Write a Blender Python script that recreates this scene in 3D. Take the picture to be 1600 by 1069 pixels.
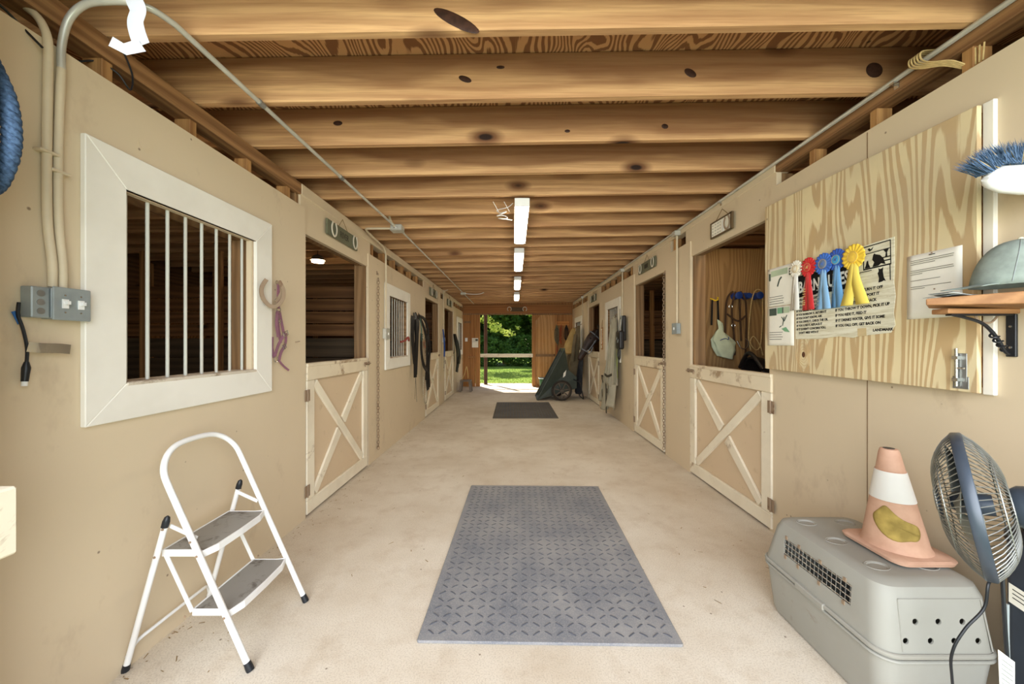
import bpy, bmesh, math, random
from mathutils import Vector, Matrix, noise as mnoise
R = math.radians
V = Vector
random.seed(7)
for o in list(bpy.data.objects): bpy.data.objects.remove(o, do_unlink=True)
scene = bpy.context.scene
COL = scene.collection

# ------------------------------------------------------------------ camera
F = 585.0                      # focal length in pixels of the 1600 px wide frame
HC = 1.375                     # eye height
XL, XR, YB = -1.65, 1.89, 12.0 # aisle wall planes, rear wall
cam_d = bpy.data.cameras.new('camera'); cam = bpy.data.objects.new('camera', cam_d); COL.objects.link(cam)
cam_d.sensor_width = 36.0; cam_d.lens = F / 1600 * 36
cam_d.shift_x = -3 / 1600; cam_d.shift_y = 2.5 / 1600
cam_d.clip_start = 0.05; cam_d.clip_end = 300
cam.location = (0, 0, HC); cam.rotation_euler = (R(90), 0, 0)
scene.camera = cam
vs = scene.view_settings
vs.view_transform = 'Standard'; vs.look = 'None'; vs.gamma = 1; vs.use_curve_mapping = False
vs.exposure = 0.38

# ------------------------------------------------------------------ world, sun, daylight
world = bpy.data.worlds.new('sky'); scene.world = world; world.use_nodes = True
wn = world.node_tree; wn.nodes.clear()
sky = wn.nodes.new('ShaderNodeTexSky'); sky.sky_type = 'NISHITA'; sky.sun_disc = False
sky.sun_elevation = R(52); sky.sun_rotation = R(-28); sky.air_density = 1.0; sky.dust_density = 1.0
bg = wn.nodes.new('ShaderNodeBackground'); bg.inputs[1].default_value = 0.22
wo = wn.nodes.new('ShaderNodeOutputWorld')
wn.links.new(sky.outputs[0], bg.inputs[0]); wn.links.new(bg.outputs[0], wo.inputs[0])

sun_d = bpy.data.lights.new('sun', 'SUN'); sun = bpy.data.objects.new('sun', sun_d); COL.objects.link(sun)
sun_d.energy = 7.5; sun_d.angle = R(0.6); sun_d.color = (1.0, 0.95, 0.84)
sun.rotation_euler = V((0.46, -0.88, -1.35)).to_track_quat('-Z', 'Y').to_euler()

def area(name, loc, direction, sx, sy, power, color, spread=180):
    d = bpy.data.lights.new(name, 'AREA'); d.shape = 'RECTANGLE'; d.size = sx; d.size_y = sy
    d.energy = power; d.color = color; d.spread = R(spread)
    o = bpy.data.objects.new(name, d); COL.objects.link(o); o.location = loc
    o.rotation_euler = V(direction).to_track_quat('-Z', 'Z').to_euler()
    return o
# daylight of the open barn front, behind the camera
area('daylight_front_opening', (0.1, -0.9, 1.6), (0, 1, -0.32), 3.6, 2.2, 104, (0.97, 0.98, 1.0), 134)
LAMP = 18.5
LAMPC = (1.0, 0.91, 0.72, 1)

# ------------------------------------------------------------------ mesh builder
class G:
    def __init__(s): s.v = []; s.f = []; s.M = None
    def add(s, vs_, fs):
        n = len(s.v)
        s.v += [tuple(s.M @ V(p)) for p in vs_] if s.M else [tuple(p) for p in vs_]
        s.f += [tuple(n + i for i in f) for f in fs]; return s
    def box(s, x0, x1, y0, y1, z0, z1):
        x0, x1 = min(x0, x1), max(x0, x1); y0, y1 = min(y0, y1), max(y0, y1); z0, z1 = min(z0, z1), max(z0, z1)
        return s.add([(x0,y0,z0),(x1,y0,z0),(x1,y1,z0),(x0,y1,z0),(x0,y0,z1),(x1,y0,z1),(x1,y1,z1),(x0,y1,z1)],
                     [(0,3,2,1),(4,5,6,7),(0,1,5,4),(1,2,6,5),(2,3,7,6),(3,0,4,7)])
    def beam(s, a, b, w, t, up=(0,0,1)):
        a, b = V(a), V(b); d = (b-a).normalized(); u = V(up); sd = d.cross(u).normalized(); u = sd.cross(d).normalized()
        P = [p + sd*(w/2*i) + u*(t/2*j) for p in (a, b) for i, j in ((-1,-1),(1,-1),(1,1),(-1,1))]
        return s.add(P, [(0,1,2,3),(7,6,5,4),(0,4,5,1),(1,5,6,2),(2,6,7,3),(3,7,4,0)])
    def prism(s, poly, z0, z1):
        n = len(poly); P = [(x,y,z0) for x,y in poly] + [(x,y,z1) for x,y in poly]
        a = sum(poly[i][0]*poly[(i+1)%n][1]-poly[(i+1)%n][0]*poly[i][1] for i in range(n))
        r = list(range(n))
        if a < 0: P = [(x,y,z0) for x,y in poly[::-1]] + [(x,y,z1) for x,y in poly[::-1]]
        return s.add(P, [tuple(r[::-1]), tuple(n+i for i in r)] + [(i,(i+1)%n,n+(i+1)%n,n+i) for i in range(n)])
    def tube(s, pts, r, seg=8, closed=False, caps=True, flat=1.0, wdir=None):
        pts = [V(p) for p in pts]; n = len(pts); rs = r if isinstance(r, (list, tuple)) else [r]*n
        rings = []; prev = None
        for i, p in enumerate(pts):
            if closed: t = (pts[(i+1)%n]-pts[i-1])
            else: t = pts[min(i+1,n-1)]-pts[max(i-1,0)]
            t = t.normalized() if t.length > 1e-9 else V((0,0,1))
            if wdir is not None: u = V(wdir)
            elif prev is not None: u = prev
            else: u = V((0,0,1)) if abs(t.z) < .9 else V((1,0,0))
            u = (u - t*u.dot(t)); u = u.normalized() if u.length > 1e-6 else t.orthogonal().normalized()
            prev = u; w = t.cross(u)
            rings.append([p + (u*math.cos(2*math.pi*k/seg) + w*math.sin(2*math.pi*k/seg)*flat)*rs[i] for k in range(seg)])
        P = [q for r_ in rings for q in r_]; fs = []
        for i in range(n if closed else n-1):
            a, b = i*seg, ((i+1)%n)*seg
            fs += [(a+k, a+(k+1)%seg, b+(k+1)%seg, b+k) for k in range(seg)]
        if caps and not closed: fs += [tuple(range(seg))[::-1], tuple((n-1)*seg+k for k in range(seg))]
        return s.add(P, fs)
    def strap(s, pts, w, t, wdir):
        """flat band through the points, its width along wdir"""
        pts = [V(p) for p in pts]; n = len(pts); P = []; wd0 = V(wdir)
        for i, p in enumerate(pts):
            d = (pts[min(i+1,n-1)]-pts[max(i-1,0)]).normalized(); wd = wd0 - d*wd0.dot(d)
            wd = wd.normalized() if wd.length > 1e-5 else d.orthogonal().normalized()
            nn = d.cross(wd)
            P += [p+wd*w/2+nn*t/2, p-wd*w/2+nn*t/2, p-wd*w/2-nn*t/2, p+wd*w/2-nn*t/2]
        fs = [(0,1,2,3), tuple(4*(n-1)+k for k in (3,2,1,0))]
        for i in range(n-1):
            a = 4*i; fs += [(a+k, a+4+k, a+4+(k+1)%4, a+(k+1)%4) for k in range(4)]
        return s.add(P, fs)
    def lathe(s, prof, c=(0,0,0), axis=(0,0,1), seg=24, arc=None):
        ax = V(axis).normalized(); u = ax.orthogonal().normalized(); w = ax.cross(u); c = V(c); P = []
        for r, h in prof:
            P += [c + ax*h + (u*math.cos(2*math.pi*k/seg)+w*math.sin(2*math.pi*k/seg))*max(r,1e-5) for k in range(seg)]
        fs = []
        for i in range(len(prof)-1):
            a, b = i*seg, (i+1)*seg
            fs += [(a+k, a+(k+1)%seg, b+(k+1)%seg, b+k) for k in range(seg)]
        fs += [tuple(range(seg))[::-1], tuple((len(prof)-1)*seg+k for k in range(seg))]
        return s.add(P, fs)
    def ball(s, c, r, seg=12, rot=None):
        r = r if isinstance(r, (tuple, list)) else (r, r, r); P = []; n = seg//2; fs = []
        for i in range(n+1):
            th = math.pi*i/n
            for k in range(seg):
                q = V((r[0]*math.sin(th)*math.cos(2*math.pi*k/seg), r[1]*math.sin(th)*math.sin(2*math.pi*k/seg), r[2]*math.cos(th)))
                P.append(V(c) + (rot @ q if rot else q))
        for i in range(n): fs += [(i*seg+k, (i+1)*seg+k, (i+1)*seg+(k+1)%seg, i*seg+(k+1)%seg) for k in range(seg)]
        return s.add(P, fs)
    def grid(s, fn, nu, nv, closeu=False):
        P = [fn(i/nu, j/nv) for j in range(nv+1) for i in range(nu+1)]; w = nu+1
        return s.add(P, [(j*w+i, j*w+i+1, (j+1)*w+i+1, (j+1)*w+i) for j in range(nv) for i in range(nu)])
    def loft(s, rings):
        n = len(rings[0]); P = [p for r in rings for p in r]
        fs = [tuple(range(n))[::-1], tuple((len(rings)-1)*n+k for k in range(n))]
        for i in range(len(rings)-1): fs += [(i*n+k, i*n+(k+1)%n, (i+1)*n+(k+1)%n, (i+1)*n+k) for k in range(n)]
        return s.add(P, fs)
    def mesh(s, name):
        me = bpy.data.meshes.new(name); me.from_pydata(s.v, [], s.f); me.validate(); me.update(); return me
    def build(s, name, m, parent=None, bevel=0, smooth=False, solid=0, sub=0, inv=None, seg=1):
        me = s.mesh(name)
        if m: me.materials.append(m)
        o = bpy.data.objects.new(name, me); COL.objects.link(o)
        if parent:
            o.parent = parent
            if inv: o.matrix_parent_inverse = inv
        if smooth:
            for p in me.polygons: p.use_smooth = True
            me.set_sharp_from_angle(angle=R(40))
        if solid: md = o.modifiers.new('solid', 'SOLIDIFY'); md.thickness = solid; md.offset = 0
        if bevel: md = o.modifiers.new('bevel', 'BEVEL'); md.width = bevel; md.segments = seg; md.limit_method = 'ANGLE'
        if sub: md = o.modifiers.new('sub', 'SUBSURF'); md.levels = sub; md.render_levels = sub
        return o

def sp(pts, n=8, closed=False):
    """smooth curve through the points"""
    pts = [V(p) for p in pts]; out = []; m = len(pts)
    for i in range(m if closed else m-1):
        if closed: p0, p1, p2, p3 = pts[i-1], pts[i], pts[(i+1)%m], pts[(i+2)%m]
        else: p0, p1, p2, p3 = pts[max(i-1,0)], pts[i], pts[i+1], pts[min(i+2,m-1)]
        for k in range(n):
            t = k/n
            out.append(0.5*((2*p1)+(p2-p0)*t+(2*p0-5*p1+4*p2-p3)*t*t+(3*p1-p0-3*p2+p3)*t**3))
    if not closed: out.append(pts[-1])
    return out
def circ(c, r, n=16, ax=(0,0,1), a0=0, a1=360, ry=None):
    ax = V(ax).normalized(); u = V((1,0,0)) if abs(ax.x) < .9 else V((0,1,0)); u = (u-ax*u.dot(ax)).normalized(); w = ax.cross(u)
    full = abs(a1-a0) >= 360; k = n if full else n+1
    return [V(c)+u*math.cos(R(a0+(a1-a0)*i/n))*r + w*math.sin(R(a0+(a1-a0)*i/n))*(ry or r) for i in range(k)]
def rrect(x0, x1, y0, y1, r, z, n=5):
    P = []
    for cx, cy, a in ((x1-r,y1-r,0),(x0+r,y1-r,90),(x0+r,y0+r,180),(x1-r,y0+r,270)):
        P += [V((cx+r*math.cos(R(a+90*k/n)), cy+r*math.sin(R(a+90*k/n)), z)) for k in range(n+1)]
    return P

WALL = {'L': Matrix(((0,0,1,XL),(1,0,0,0),(0,1,0,0),(0,0,0,1))),
        'R': Matrix(((0,0,-1,XR),(-1,0,0,0),(0,1,0,0),(0,0,0,1))),
        'B': Matrix(((1,0,0,0),(0,0,-1,YB),(0,1,0,0),(0,0,0,1)))}
def onwall(side, along, z, out=0.0):
    """matrix of a frame on a wall: x reads left to right, y is up, z points into the aisle"""
    M = WALL[side].copy()
    x = {'L': along, 'R': -along, 'B': along}[side]
    return M @ Matrix.Translation((x, z, out))
def thing(name, label, cat, loc=(0,0,0), M=None, group=None, kind=None):
    o = bpy.data.objects.new(name, None); COL.objects.link(o); o.empty_display_size = 0.05
    o.matrix_world = M if M is not None else Matrix.Translation(loc)
    if label: o['label'] = label
    if cat: o['category'] = cat
    if group: o['group'] = group
    if kind: o['kind'] = kind
    return o
def tag(o, label=None, cat=None, group=None, kind=None):
    if label: o['label'] = label
    if cat: o['category'] = cat
    if group: o['group'] = group
    if kind: o['kind'] = kind
    return o
def W(o):
    """inverse of a top-level object's transform: its parts are then modelled in world coordinates"""
    return o.matrix_world.inverted() if o.parent is None else o.matrix_parent_inverse @ Matrix()
def copy_tree(o, parent=None):
    c = o.copy(); COL.objects.link(c)
    if parent: c.parent = parent
    for ch in list(o.children):
        d = ch.copy(); COL.objects.link(d); d.parent = c
        for g in list(ch.children):
            e = g.copy(); COL.objects.link(e); e.parent = d
    return c
def text(name, s, size, m, parent, loc, depth=0.0006, align='LEFT', sx=1.0, bold=0.0, inv=None, rot=None):
    cu = bpy.data.curves.new(name, 'FONT'); cu.body = s; cu.size = size; cu.extrude = depth; cu.align_x = align; cu.offset = bold
    cu.resolution_u = 2
    t = bpy.data.objects.new('tmp', cu); COL.objects.link(t)
    bpy.context.view_layer.update()
    me = bpy.data.meshes.new_from_object(t.evaluated_get(bpy.context.evaluated_depsgraph_get()))
    bpy.data.objects.remove(t, do_unlink=True)
    me.materials.clear(); me.materials.append(m)
    for v in me.vertices: v.co.x *= sx
    T = Matrix.Translation(loc) @ (rot or Matrix())
    me.transform(T)
    o = bpy.data.objects.new(name, me); COL.objects.link(o); o.parent = parent
    return o
def cut(o, cutters):
    """carve real holes and keep only the resulting mesh"""
    tmp = []
    for g in cutters:
        c = g.build('cutter', None); tmp.append(c)
        md = o.modifiers.new('b', 'BOOLEAN'); md.operation = 'DIFFERENCE'; md.object = c; md.solver = 'EXACT'
    bpy.context.view_layer.update()
    me = bpy.data.meshes.new_from_object(o.evaluated_get(bpy.context.evaluated_depsgraph_get()))
    o.modifiers.clear(); o.data = me
    for c in tmp: bpy.data.objects.remove(c, do_unlink=True)
    for p in me.polygons: p.use_smooth = True
    me.set_sharp_from_angle(angle=R(35))
    return o

# ------------------------------------------------------------------ materials
def srgb(r, g, b):
    f = lambda c: (c/255/12.92) if c/255 <= .04045 else ((c/255+.055)/1.055)**2.4
    return (f(r), f(g), f(b), 1)
class N:
    def __init__(s, name, rough=.6, metal=0, spec=.3):
        s.m = bpy.data.materials.new(name); s.m.use_nodes = True; s.t = s.m.node_tree
        s.b = s.t.nodes['Principled BSDF']; s.b.inputs['Roughness'].default_value = rough
        s.b.inputs['Metallic'].default_value = metal; s.b.inputs['Specular IOR Level'].default_value = spec
    def n(s, k, **kw):
        x = s.t.nodes.new(k)
        for a, b in kw.items(): setattr(x, a, b)
        return x
    def set(s, sock, v):
        if hasattr(v, 'links') or isinstance(v, bpy.types.NodeSocket): s.t.links.new(v, sock)
        else: sock.default_value = v
    def co(s, scale=(1,1,1), rand=20.0, rot=(0,0,0)):
        tc = s.n('ShaderNodeTexCoord'); out = tc.outputs['Object']
        if rand:
            oi = s.n('ShaderNodeObjectInfo'); mu = s.n('ShaderNodeMath', operation='MULTIPLY'); s.set(mu.inputs[0], oi.outputs['Random']); mu.inputs[1].default_value = rand
            ad = s.n('ShaderNodeVectorMath', operation='ADD'); s.set(ad.inputs[0], out); s.set(ad.inputs[1], mu.outputs[0]); out = ad.outputs[0]
        mp = s.n('ShaderNodeMapping'); mp.inputs['Scale'].default_value = scale; mp.inputs['Rotation'].default_value = rot
        s.set(mp.inputs[0], out); return mp.outputs[0]
    def noise(s, vec, scale, detail=3, rough=.5, dist=0.0):
        x = s.n('ShaderNodeTexNoise'); s.set(x.inputs['Vector'], vec); x.inputs['Scale'].default_value = scale
        x.inputs['Detail'].default_value = detail; x.inputs['Roughness'].default_value = rough; x.inputs['Distortion'].default_value = dist
        return x.outputs['Fac']
    def vor(s, vec, scale, feature='F1', rnd=1.0):
        x = s.n('ShaderNodeTexVoronoi', feature=feature); s.set(x.inputs['Vector'], vec); x.inputs['Scale'].default_value = scale
        x.inputs['Randomness'].default_value = rnd; return x.outputs['Distance']
    def math(s, op, a, b=None, clamp=False):
        x = s.n('ShaderNodeMath', operation=op, use_clamp=clamp); s.set(x.inputs[0], a)
        if b is not None: s.set(x.inputs[1], b)
        return x.outputs[0]
    def ramp(s, f, stops):
        x = s.n('ShaderNodeValToRGB'); s.set(x.inputs[0], f); e = x.color_ramp.elements
        while len(e) < len(stops): e.new(0.5)
        for i, (p, c) in enumerate(stops):
            e[i].position = p; e[i].color = c if not isinstance(c, (int, float)) else (c, c, c, 1)
        return x.outputs[0]
    def mix(s, f, a, b, mode='MIX'):
        x = s.n('ShaderNodeMix', data_type='RGBA', blend_type=mode); s.set(x.inputs[0], f); s.set(x.inputs[6], a); s.set(x.inputs[7], b)
        return x.outputs[2]
    def color(s, c): s.set(s.b.inputs['Base Color'], c); return s
    def bump(s, h, strength=.3, dist=.01):
        x = s.n('ShaderNodeBump'); x.inputs['Strength'].default_value = strength; x.inputs['Distance'].default_value = dist
        s.set(x.inputs['Height'], h); s.set(s.b.inputs['Normal'], x.outputs[0]); return s

def plain(name, c, rough=.6, metal=0, spec=.3, var=.12, scale=9):
    n = N(name, rough, metal, spec); v = n.co()
    k = n.noise(v, scale, 4)
    d = tuple(x*(1-var) for x in c[:3])+(1,); l = tuple(min(1, x*(1+var)) for x in c[:3])+(1,)
    n.color(n.ramp(k, [(.35, d), (.65, l)])); return n.m
def axscale(axis, along, across):
    return tuple(along if a == axis else across for a in 'xyz')
def wood(name, light, dark, axis='x', freq=26, streak=.8, knots=.06, rough=.65, bandc=.55, kscale=1.1, stain=0.0, rand=20.0, bounce_shade=0.0):
    n = N(name, rough)
    v = n.co(axscale(axis, .16, 1.5), rand)
    base = n.noise(v, 2.0, 2, .5, .15)
    sx = n.n('ShaderNodeSeparateXYZ'); n.set(sx.inputs[0], n.co((1,1,1), rand))
    k = 'xyz'.index(axis); cross = n.math('ADD', sx.outputs[(k+1)%3], n.math('MULTIPLY', sx.outputs[(k+2)%3], .9))
    band = n.math('SINE', n.math('ADD', n.math('MULTIPLY', base, freq*1.6), n.math('MULTIPLY', cross, freq*5.5)))
    band = n.ramp(n.math('ADD', n.math('MULTIPLY', band, .5), .5), [(.15, 0.0), (.95, 1.0)])
    fine = n.noise(n.co(axscale(axis, 3, 90), rand), 1.0, 3, .6)
    mid = tuple((a+b)/2 for a, b in zip(light, dark))
    c = n.mix(n.math('MULTIPLY', band, bandc), light, dark)
    c = n.mix(n.ramp(fine, [(.42, .0), (.75, streak*.5)]), c, tuple(x*.9 for x in dark[:3])+(1,))
    big = n.noise(n.co(axscale(axis, .35, 1.2), rand), 1.7, 2)
    c = n.mix(n.ramp(big, [(.35, .0), (.75, .45)]), c, dark)
    if bounce_shade:   # darker upward along a wavy grain line: painted floor bounce below, shade above
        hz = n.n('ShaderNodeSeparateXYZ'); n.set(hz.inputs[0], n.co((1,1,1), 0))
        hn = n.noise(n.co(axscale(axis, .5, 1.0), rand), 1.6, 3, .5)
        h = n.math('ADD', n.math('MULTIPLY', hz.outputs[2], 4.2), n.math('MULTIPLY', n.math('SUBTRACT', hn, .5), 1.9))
        c = n.mix(n.ramp(h, [(.40, 0.0), (.62, bounce_shade)]), c, tuple(x*.8 for x in dark[:3])+(1,))
    if knots:
        kv = n.vor(n.co(axscale(axis, kscale*1.0, kscale*2.2), rand), 1.0, rnd=1.0)
        halo = n.ramp(kv, [(knots, .9), (knots*2.1, 0.0)]); core = n.ramp(kv, [(knots*.55, 1.0), (knots*.9, 0.0)])
        c = n.mix(halo, c, tuple(x*.55 for x in dark[:3])+(1,)); c = n.mix(core, c, srgb(38, 22, 14))
    if stain:
        sv = n.noise(n.co((1.3,1.3,1.3), rand), 1.6, 4, .6)
        c = n.mix(n.ramp(sv, [(.5, 0.0), (.75, stain)]), c, srgb(120, 105, 85))
    n.color(c); n.bump(fine, .15, .004); return n.m
def plywood(name, light, dark, axis='z', freq=70, sc=1.6, contrast=.85, grey=0.0, ksc=0.0, other=.12):
    n = N(name, .7)
    v = n.co(axscale(axis, other, 1.0), 0)
    w1 = n.noise(v, sc, 2, .55, .35)
    sx = n.n('ShaderNodeSeparateXYZ'); n.set(sx.inputs[0], n.co((1,1,1), 0))
    k = 'xyz'.index(axis); cross = n.math('ADD', sx.outputs[(k+1)%3], sx.outputs[(k+2)%3])
    band = n.math('SINE', n.math('ADD', n.math('MULTIPLY', w1, freq), n.math('MULTIPLY', cross, freq*1.35)))
    jit = n.noise(n.co(axscale(axis, 2.5, 45), 0), 1.5, 3, .65)
    band = n.math('ADD', band, n.math('MULTIPLY', n.math('SUBTRACT', jit, .5), 2.6))
    m = n.ramp(n.math('ADD', n.math('MULTIPLY', band, .5), .5), [(.38, 0.0), (.66, 1.0)])
    c = n.mix(n.math('MULTIPLY', m, contrast), light, dark)
    if grey:
        g = n.noise(n.co((.9,.9,.9), 0), 1.3, 4, .6)
        c = n.mix(n.ramp(g, [(.42, 0.0), (.7, grey)]), c, srgb(168, 155, 135))
    sp_ = n.vor(n.co((1,1,1), 0), 5.0)
    c = n.mix(n.ramp(sp_, [(.03, .9), (.06, 0.0)]), c, srgb(70, 50, 35))
    n.color(c); n.bump(m, .12, .002); return n.m
def paint(name, base, dirt, scuff=.35, rough=.55):
    n = N(name, rough, 0, .35)
    v = n.co((1,1,1), 0)
    big = n.noise(v, 1.1, 4, .6); c = n.mix(n.ramp(big, [(.4, .0), (.75, .35)]), base, tuple(x*.88 for x in base[:3])+(1,))
    sm = n.noise(n.co((1,1,.6), 0), 4.5, 5, .65); c = n.mix(n.ramp(sm, [(.6, 0.0), (.78, scuff)]), c, dirt)
    sk = n.vor(n.co((1,1,1.0), 0), 7.0); c = n.mix(n.ramp(sk, [(.025, .8), (.05, 0.0)]), c, tuple(x*.55 for x in dirt[:3])+(1,))
    # splashed dirt along the foot of the wall
    tc = n.n('ShaderNodeTexCoord'); sx = n.n('ShaderNodeSeparateXYZ'); n.set(sx.inputs[0], tc.outputs['Object'])
    n.bump(n.noise(n.co((1,1,.25), 0), 60, 2), .06, .002)
    n.color(c); return n.m
def worn(name, base, under, amount=.5, rough=.6, scale=3.0, axis=None):
    n = N(name, rough, 0, .35)
    v = n.co((1,1,1) if not axis else axscale(axis, .45, 2.2), 5)
    w = n.noise(v, scale, 6, .72, .6)
    thr = .5+.24*(1-amount)
    c = n.mix(n.ramp(w, [(thr, 0.0), (thr+.10, .85)]), base, under)
    d = n.noise(n.co((1,1,1), 5), 2.1, 4, .6); c = n.mix(n.ramp(d, [(.45, 0.0), (.8, .3)]), c, under)
    n.color(c); n.bump(w, .15, .003); return n.m

m_wall = paint('wall_paint', srgb(214, 196, 166), srgb(150, 124, 98))
m_doorpanel = paint('door_panel_paint', srgb(213, 190, 158), srgb(146, 116, 84), .5)
m_white = worn('white_trim_paint', srgb(236, 232, 220), srgb(176, 165, 145), .18, scale=2.2)
m_rail = worn('worn_white_rail', srgb(236, 226, 202), srgb(150, 118, 84), .62, scale=2.6)
m_rail_top = worn('chewed_white_rail', srgb(228, 214, 186), srgb(150, 122, 90), .8, scale=3)
WL, WD = srgb(218, 172, 112), srgb(142, 90, 46)
m_joist = wood('pine_joist', srgb(218, 175, 125), srgb(134, 86, 54), 'x', 17, .9, .08, bandc=.36, kscale=1.25, bounce_shade=.62)  # pale underside and darker top paint floor-bounce light and shade into the wood
m_plate = wood('pine_plate', srgb(172, 130, 86), srgb(98, 64, 40), 'y', 22, .8, .04)
m_block = wood('pine_block', srgb(192, 146, 92), srgb(116, 74, 40), 'z', 18, .8, .03)
m_jamb = wood('jamb_wood', srgb(160, 126, 88), srgb(100, 70, 42), 'z', 20, .8, .05, stain=.4)
m_dark = wood('stall_boards', srgb(124, 88, 56), srgb(66, 42, 24), 'y', 16, .8, .05)
m_darkx = wood('stall_boards_cross', srgb(134, 94, 58), srgb(70, 44, 24), 'x', 16, .8, .05)
m_kick = wood('stall_kickboards', srgb(98, 82, 62), srgb(52, 42, 31), 'x', 14, .8, .03)
m_deck = plywood('loft_deck', srgb(206, 158, 112), srgb(112, 66, 40), 'y', 120, 2.6, .8, other=.5)
m_rear = wood('rear_wall_ply', srgb(186, 134, 78), srgb(134, 84, 42), 'z', 18, .7, .04)
m_rearx = wood('rear_header', srgb(176, 122, 68), srgb(124, 76, 38), 'x', 18, .7, .03)
m_shutter = plywood('shutter_ply', srgb(228, 210, 166), srgb(180, 142, 94), 'y', 88, 3.4, .68, grey=.6, other=.13)
m_tack = plywood('tack_ply', srgb(164, 128, 82), srgb(122, 88, 52), 'z', 90, 1.8, .5, other=.2)
m_metal = plain('galvanised', srgb(150, 152, 150), .4, .7, .5, .2)
m_steel = plain('bright_steel', srgb(205, 205, 200), .25, .95, .5, .1)
m_rust = worn('rusty_steel', srgb(150, 128, 104), srgb(96, 58, 36), .7, .6, 6)
m_bar = worn('painted_bar', srgb(196, 196, 184), srgb(140, 84, 54), .3, .5, 4)
m_condp = plain('conduit_painted', srgb(208, 193, 164), .5, 0, .4, .06)
m_cond = plain('conduit_grey', srgb(196, 195, 184), .4, .35, .5, .1)
m_boxg = plain('box_grey', srgb(150, 158, 158), .5, .3, .4, .12)
m_black = plain('black_leather', srgb(30, 27, 26), .45, 0, .4, .2)
m_blackp = plain('black_plastic', srgb(28, 30, 34), .4, 0, .4, .2)
m_whitep = plain('white_plastic', srgb(232, 232, 228), .4, 0, .4, .04)
m_paper = plain('paper', srgb(240, 236, 222), .7, 0, .1, .03)
m_ink = plain('ink', srgb(34, 32, 30), .7, 0, .1, .1)
# ================================================================== THE BUILDING
def struct(name, g, m, parent=None, **k):
    o = g.build(name, m, parent, **k)
    if parent is None: o['kind'] = 'structure'
    return o
# ---- floor
n = N('concrete_floor', .75, 0, .25)
v = n.co((1,1,1), 0)
c = n.mix(n.ramp(n.noise(v, .9, 5, .62), [(.38, 0.0), (.68, 1.0)]), srgb(224, 214, 196), srgb(202, 187, 164))
c = n.mix(n.ramp(n.noise(v, 5, 5, .7), [(.5, 0.0), (.72, .5)]), c, srgb(188, 168, 142))
c = n.mix(n.ramp(n.noise(v, 150, 2, .6), [(.45, 0.0), (.75, .5)]), c, srgb(160, 144, 122))
c = n.mix(n.ramp(n.vor(v, 9), [(.03, .8), (.06, 0.0)]), c, srgb(112, 92, 70))
n.color(c); n.bump(n.noise(v, 90, 3, .6), .12, .004); m_floor = n.m
struct('floor', G().box(-5.6, 5.9, .35, YB+.16, -.15, 0), m_floor)

# ---- walls of the aisle
def holed(g, y0, y1, z0, z1, x0, x1, hole=None):
    if not hole: return g.box(x0, x1, y0, y1, z0, z1)
    a, b, c, d = hole
    g.box(x0, x1, y0, a, z0, z1); g.box(x0, x1, b, y1, z0, z1)
    g.box(x0, x1, a, b, z0, c); g.box(x0, x1, a, b, d, z1); return g
TH = .105
zj = lambda X: 2.657 + .0165*X          # underside of the joists (the barn has settled a little)
def aisle_wall(side, panels, headers, posts, ztop, zplate0, zplate1):
    s = -1 if side == 'L' else 1; X = XL if side == 'L' else XR
    nm = 'wall_left' if side == 'L' else 'wall_right'
    root = thing(nm, 'beige painted plywood aisle wall on the %s side' % ('left' if s < 0 else 'right'), 'wall', (X, .9, 0), kind='structure')
    I = W(root)
    far0 = 3.0 if s < 0 else 3.5
    for i, (y0, y1, hole, out) in enumerate(panels):
        zt_near = ztop; ztop_ = ztop if y0 < far0 else ztop-.045
        g = G(); holed(g, y0, y1, 0, ztop_, X - s*out, X + s*.016, hole); g.build('panel', m_wall, root, inv=I)
        g = G()                                         # back of the framing
        if hole:
            a, b, c, d = hole
            g.box(X+s*.017, X+s*TH, a-.04, a, .0, ztop); g.box(X+s*.017, X+s*TH, b, b+.04, 0, ztop)
            g.box(X+s*.017, X+s*TH, a, b, c-.04, c); g.box(X+s*.017, X+s*TH, a, b, d, d+.04)
            g.build('framing', m_jamb, root, inv=I)
        g = G(); holed(g, y0, y1, 0, ztop_, X+s*TH, X+s*(TH+.015), hole); g.build('back_panel', m_dark, root, inv=I)
    for y0, y1, z0 in headers:
        G().box(X+s*.002, X+s*.04, y0, y1, z0, zplate0+.012).build('header', m_wall, root, inv=I)
        G().box(X+s*.041, X+s*TH, y0, y1, z0-.0, z0+.05).build('header_beam', m_jamb, root, inv=I)
    for y0, y1 in posts:
        G().box(X+s*.02, X+s*(TH+.03), y0, y1, 0, zplate0).build('jamb', m_jamb, root, inv=I, bevel=.004)
    # short studs standing in the gap under the top plate
    k = 0
    while 1.10 + .41*k < YB-.1:
        y = 1.10 + .41*k + (.0 if s < 0 else .04); k += 1
        if any(a-.03 < y < b+.03 for a, b, _ in headers): continue
        G().box(X+s*.012, X+s*(TH-.012), y, y+.042, ztop-.08, zplate0).build('stud_block', m_block, root, inv=I, bevel=.003)
    ys = 2.90 if s < 0 else 2.70
    t = G().box(X-s*.008, X+s*(TH-.01), ys+.001, YB-.005, zplate0, zplate1).build('trim_6' if s < 0 else 'trim_7', m_wall, bevel=.005)
    tag(t, 'painted far length of the top plate along the %s wall' % ('left' if s < 0 else 'right'), 'beam', kind='structure')
    t = G().box(X-s*.006, X+s*(TH-.01), .55, ys, zplate0, zplate1).build('trim_1' if s < 0 else 'trim_2', m_plate, bevel=.005)
    tag(t, 'long wooden top plate along the %s wall' % ('left' if s < 0 else 'right'), 'beam', kind='structure')
    return root
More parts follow.
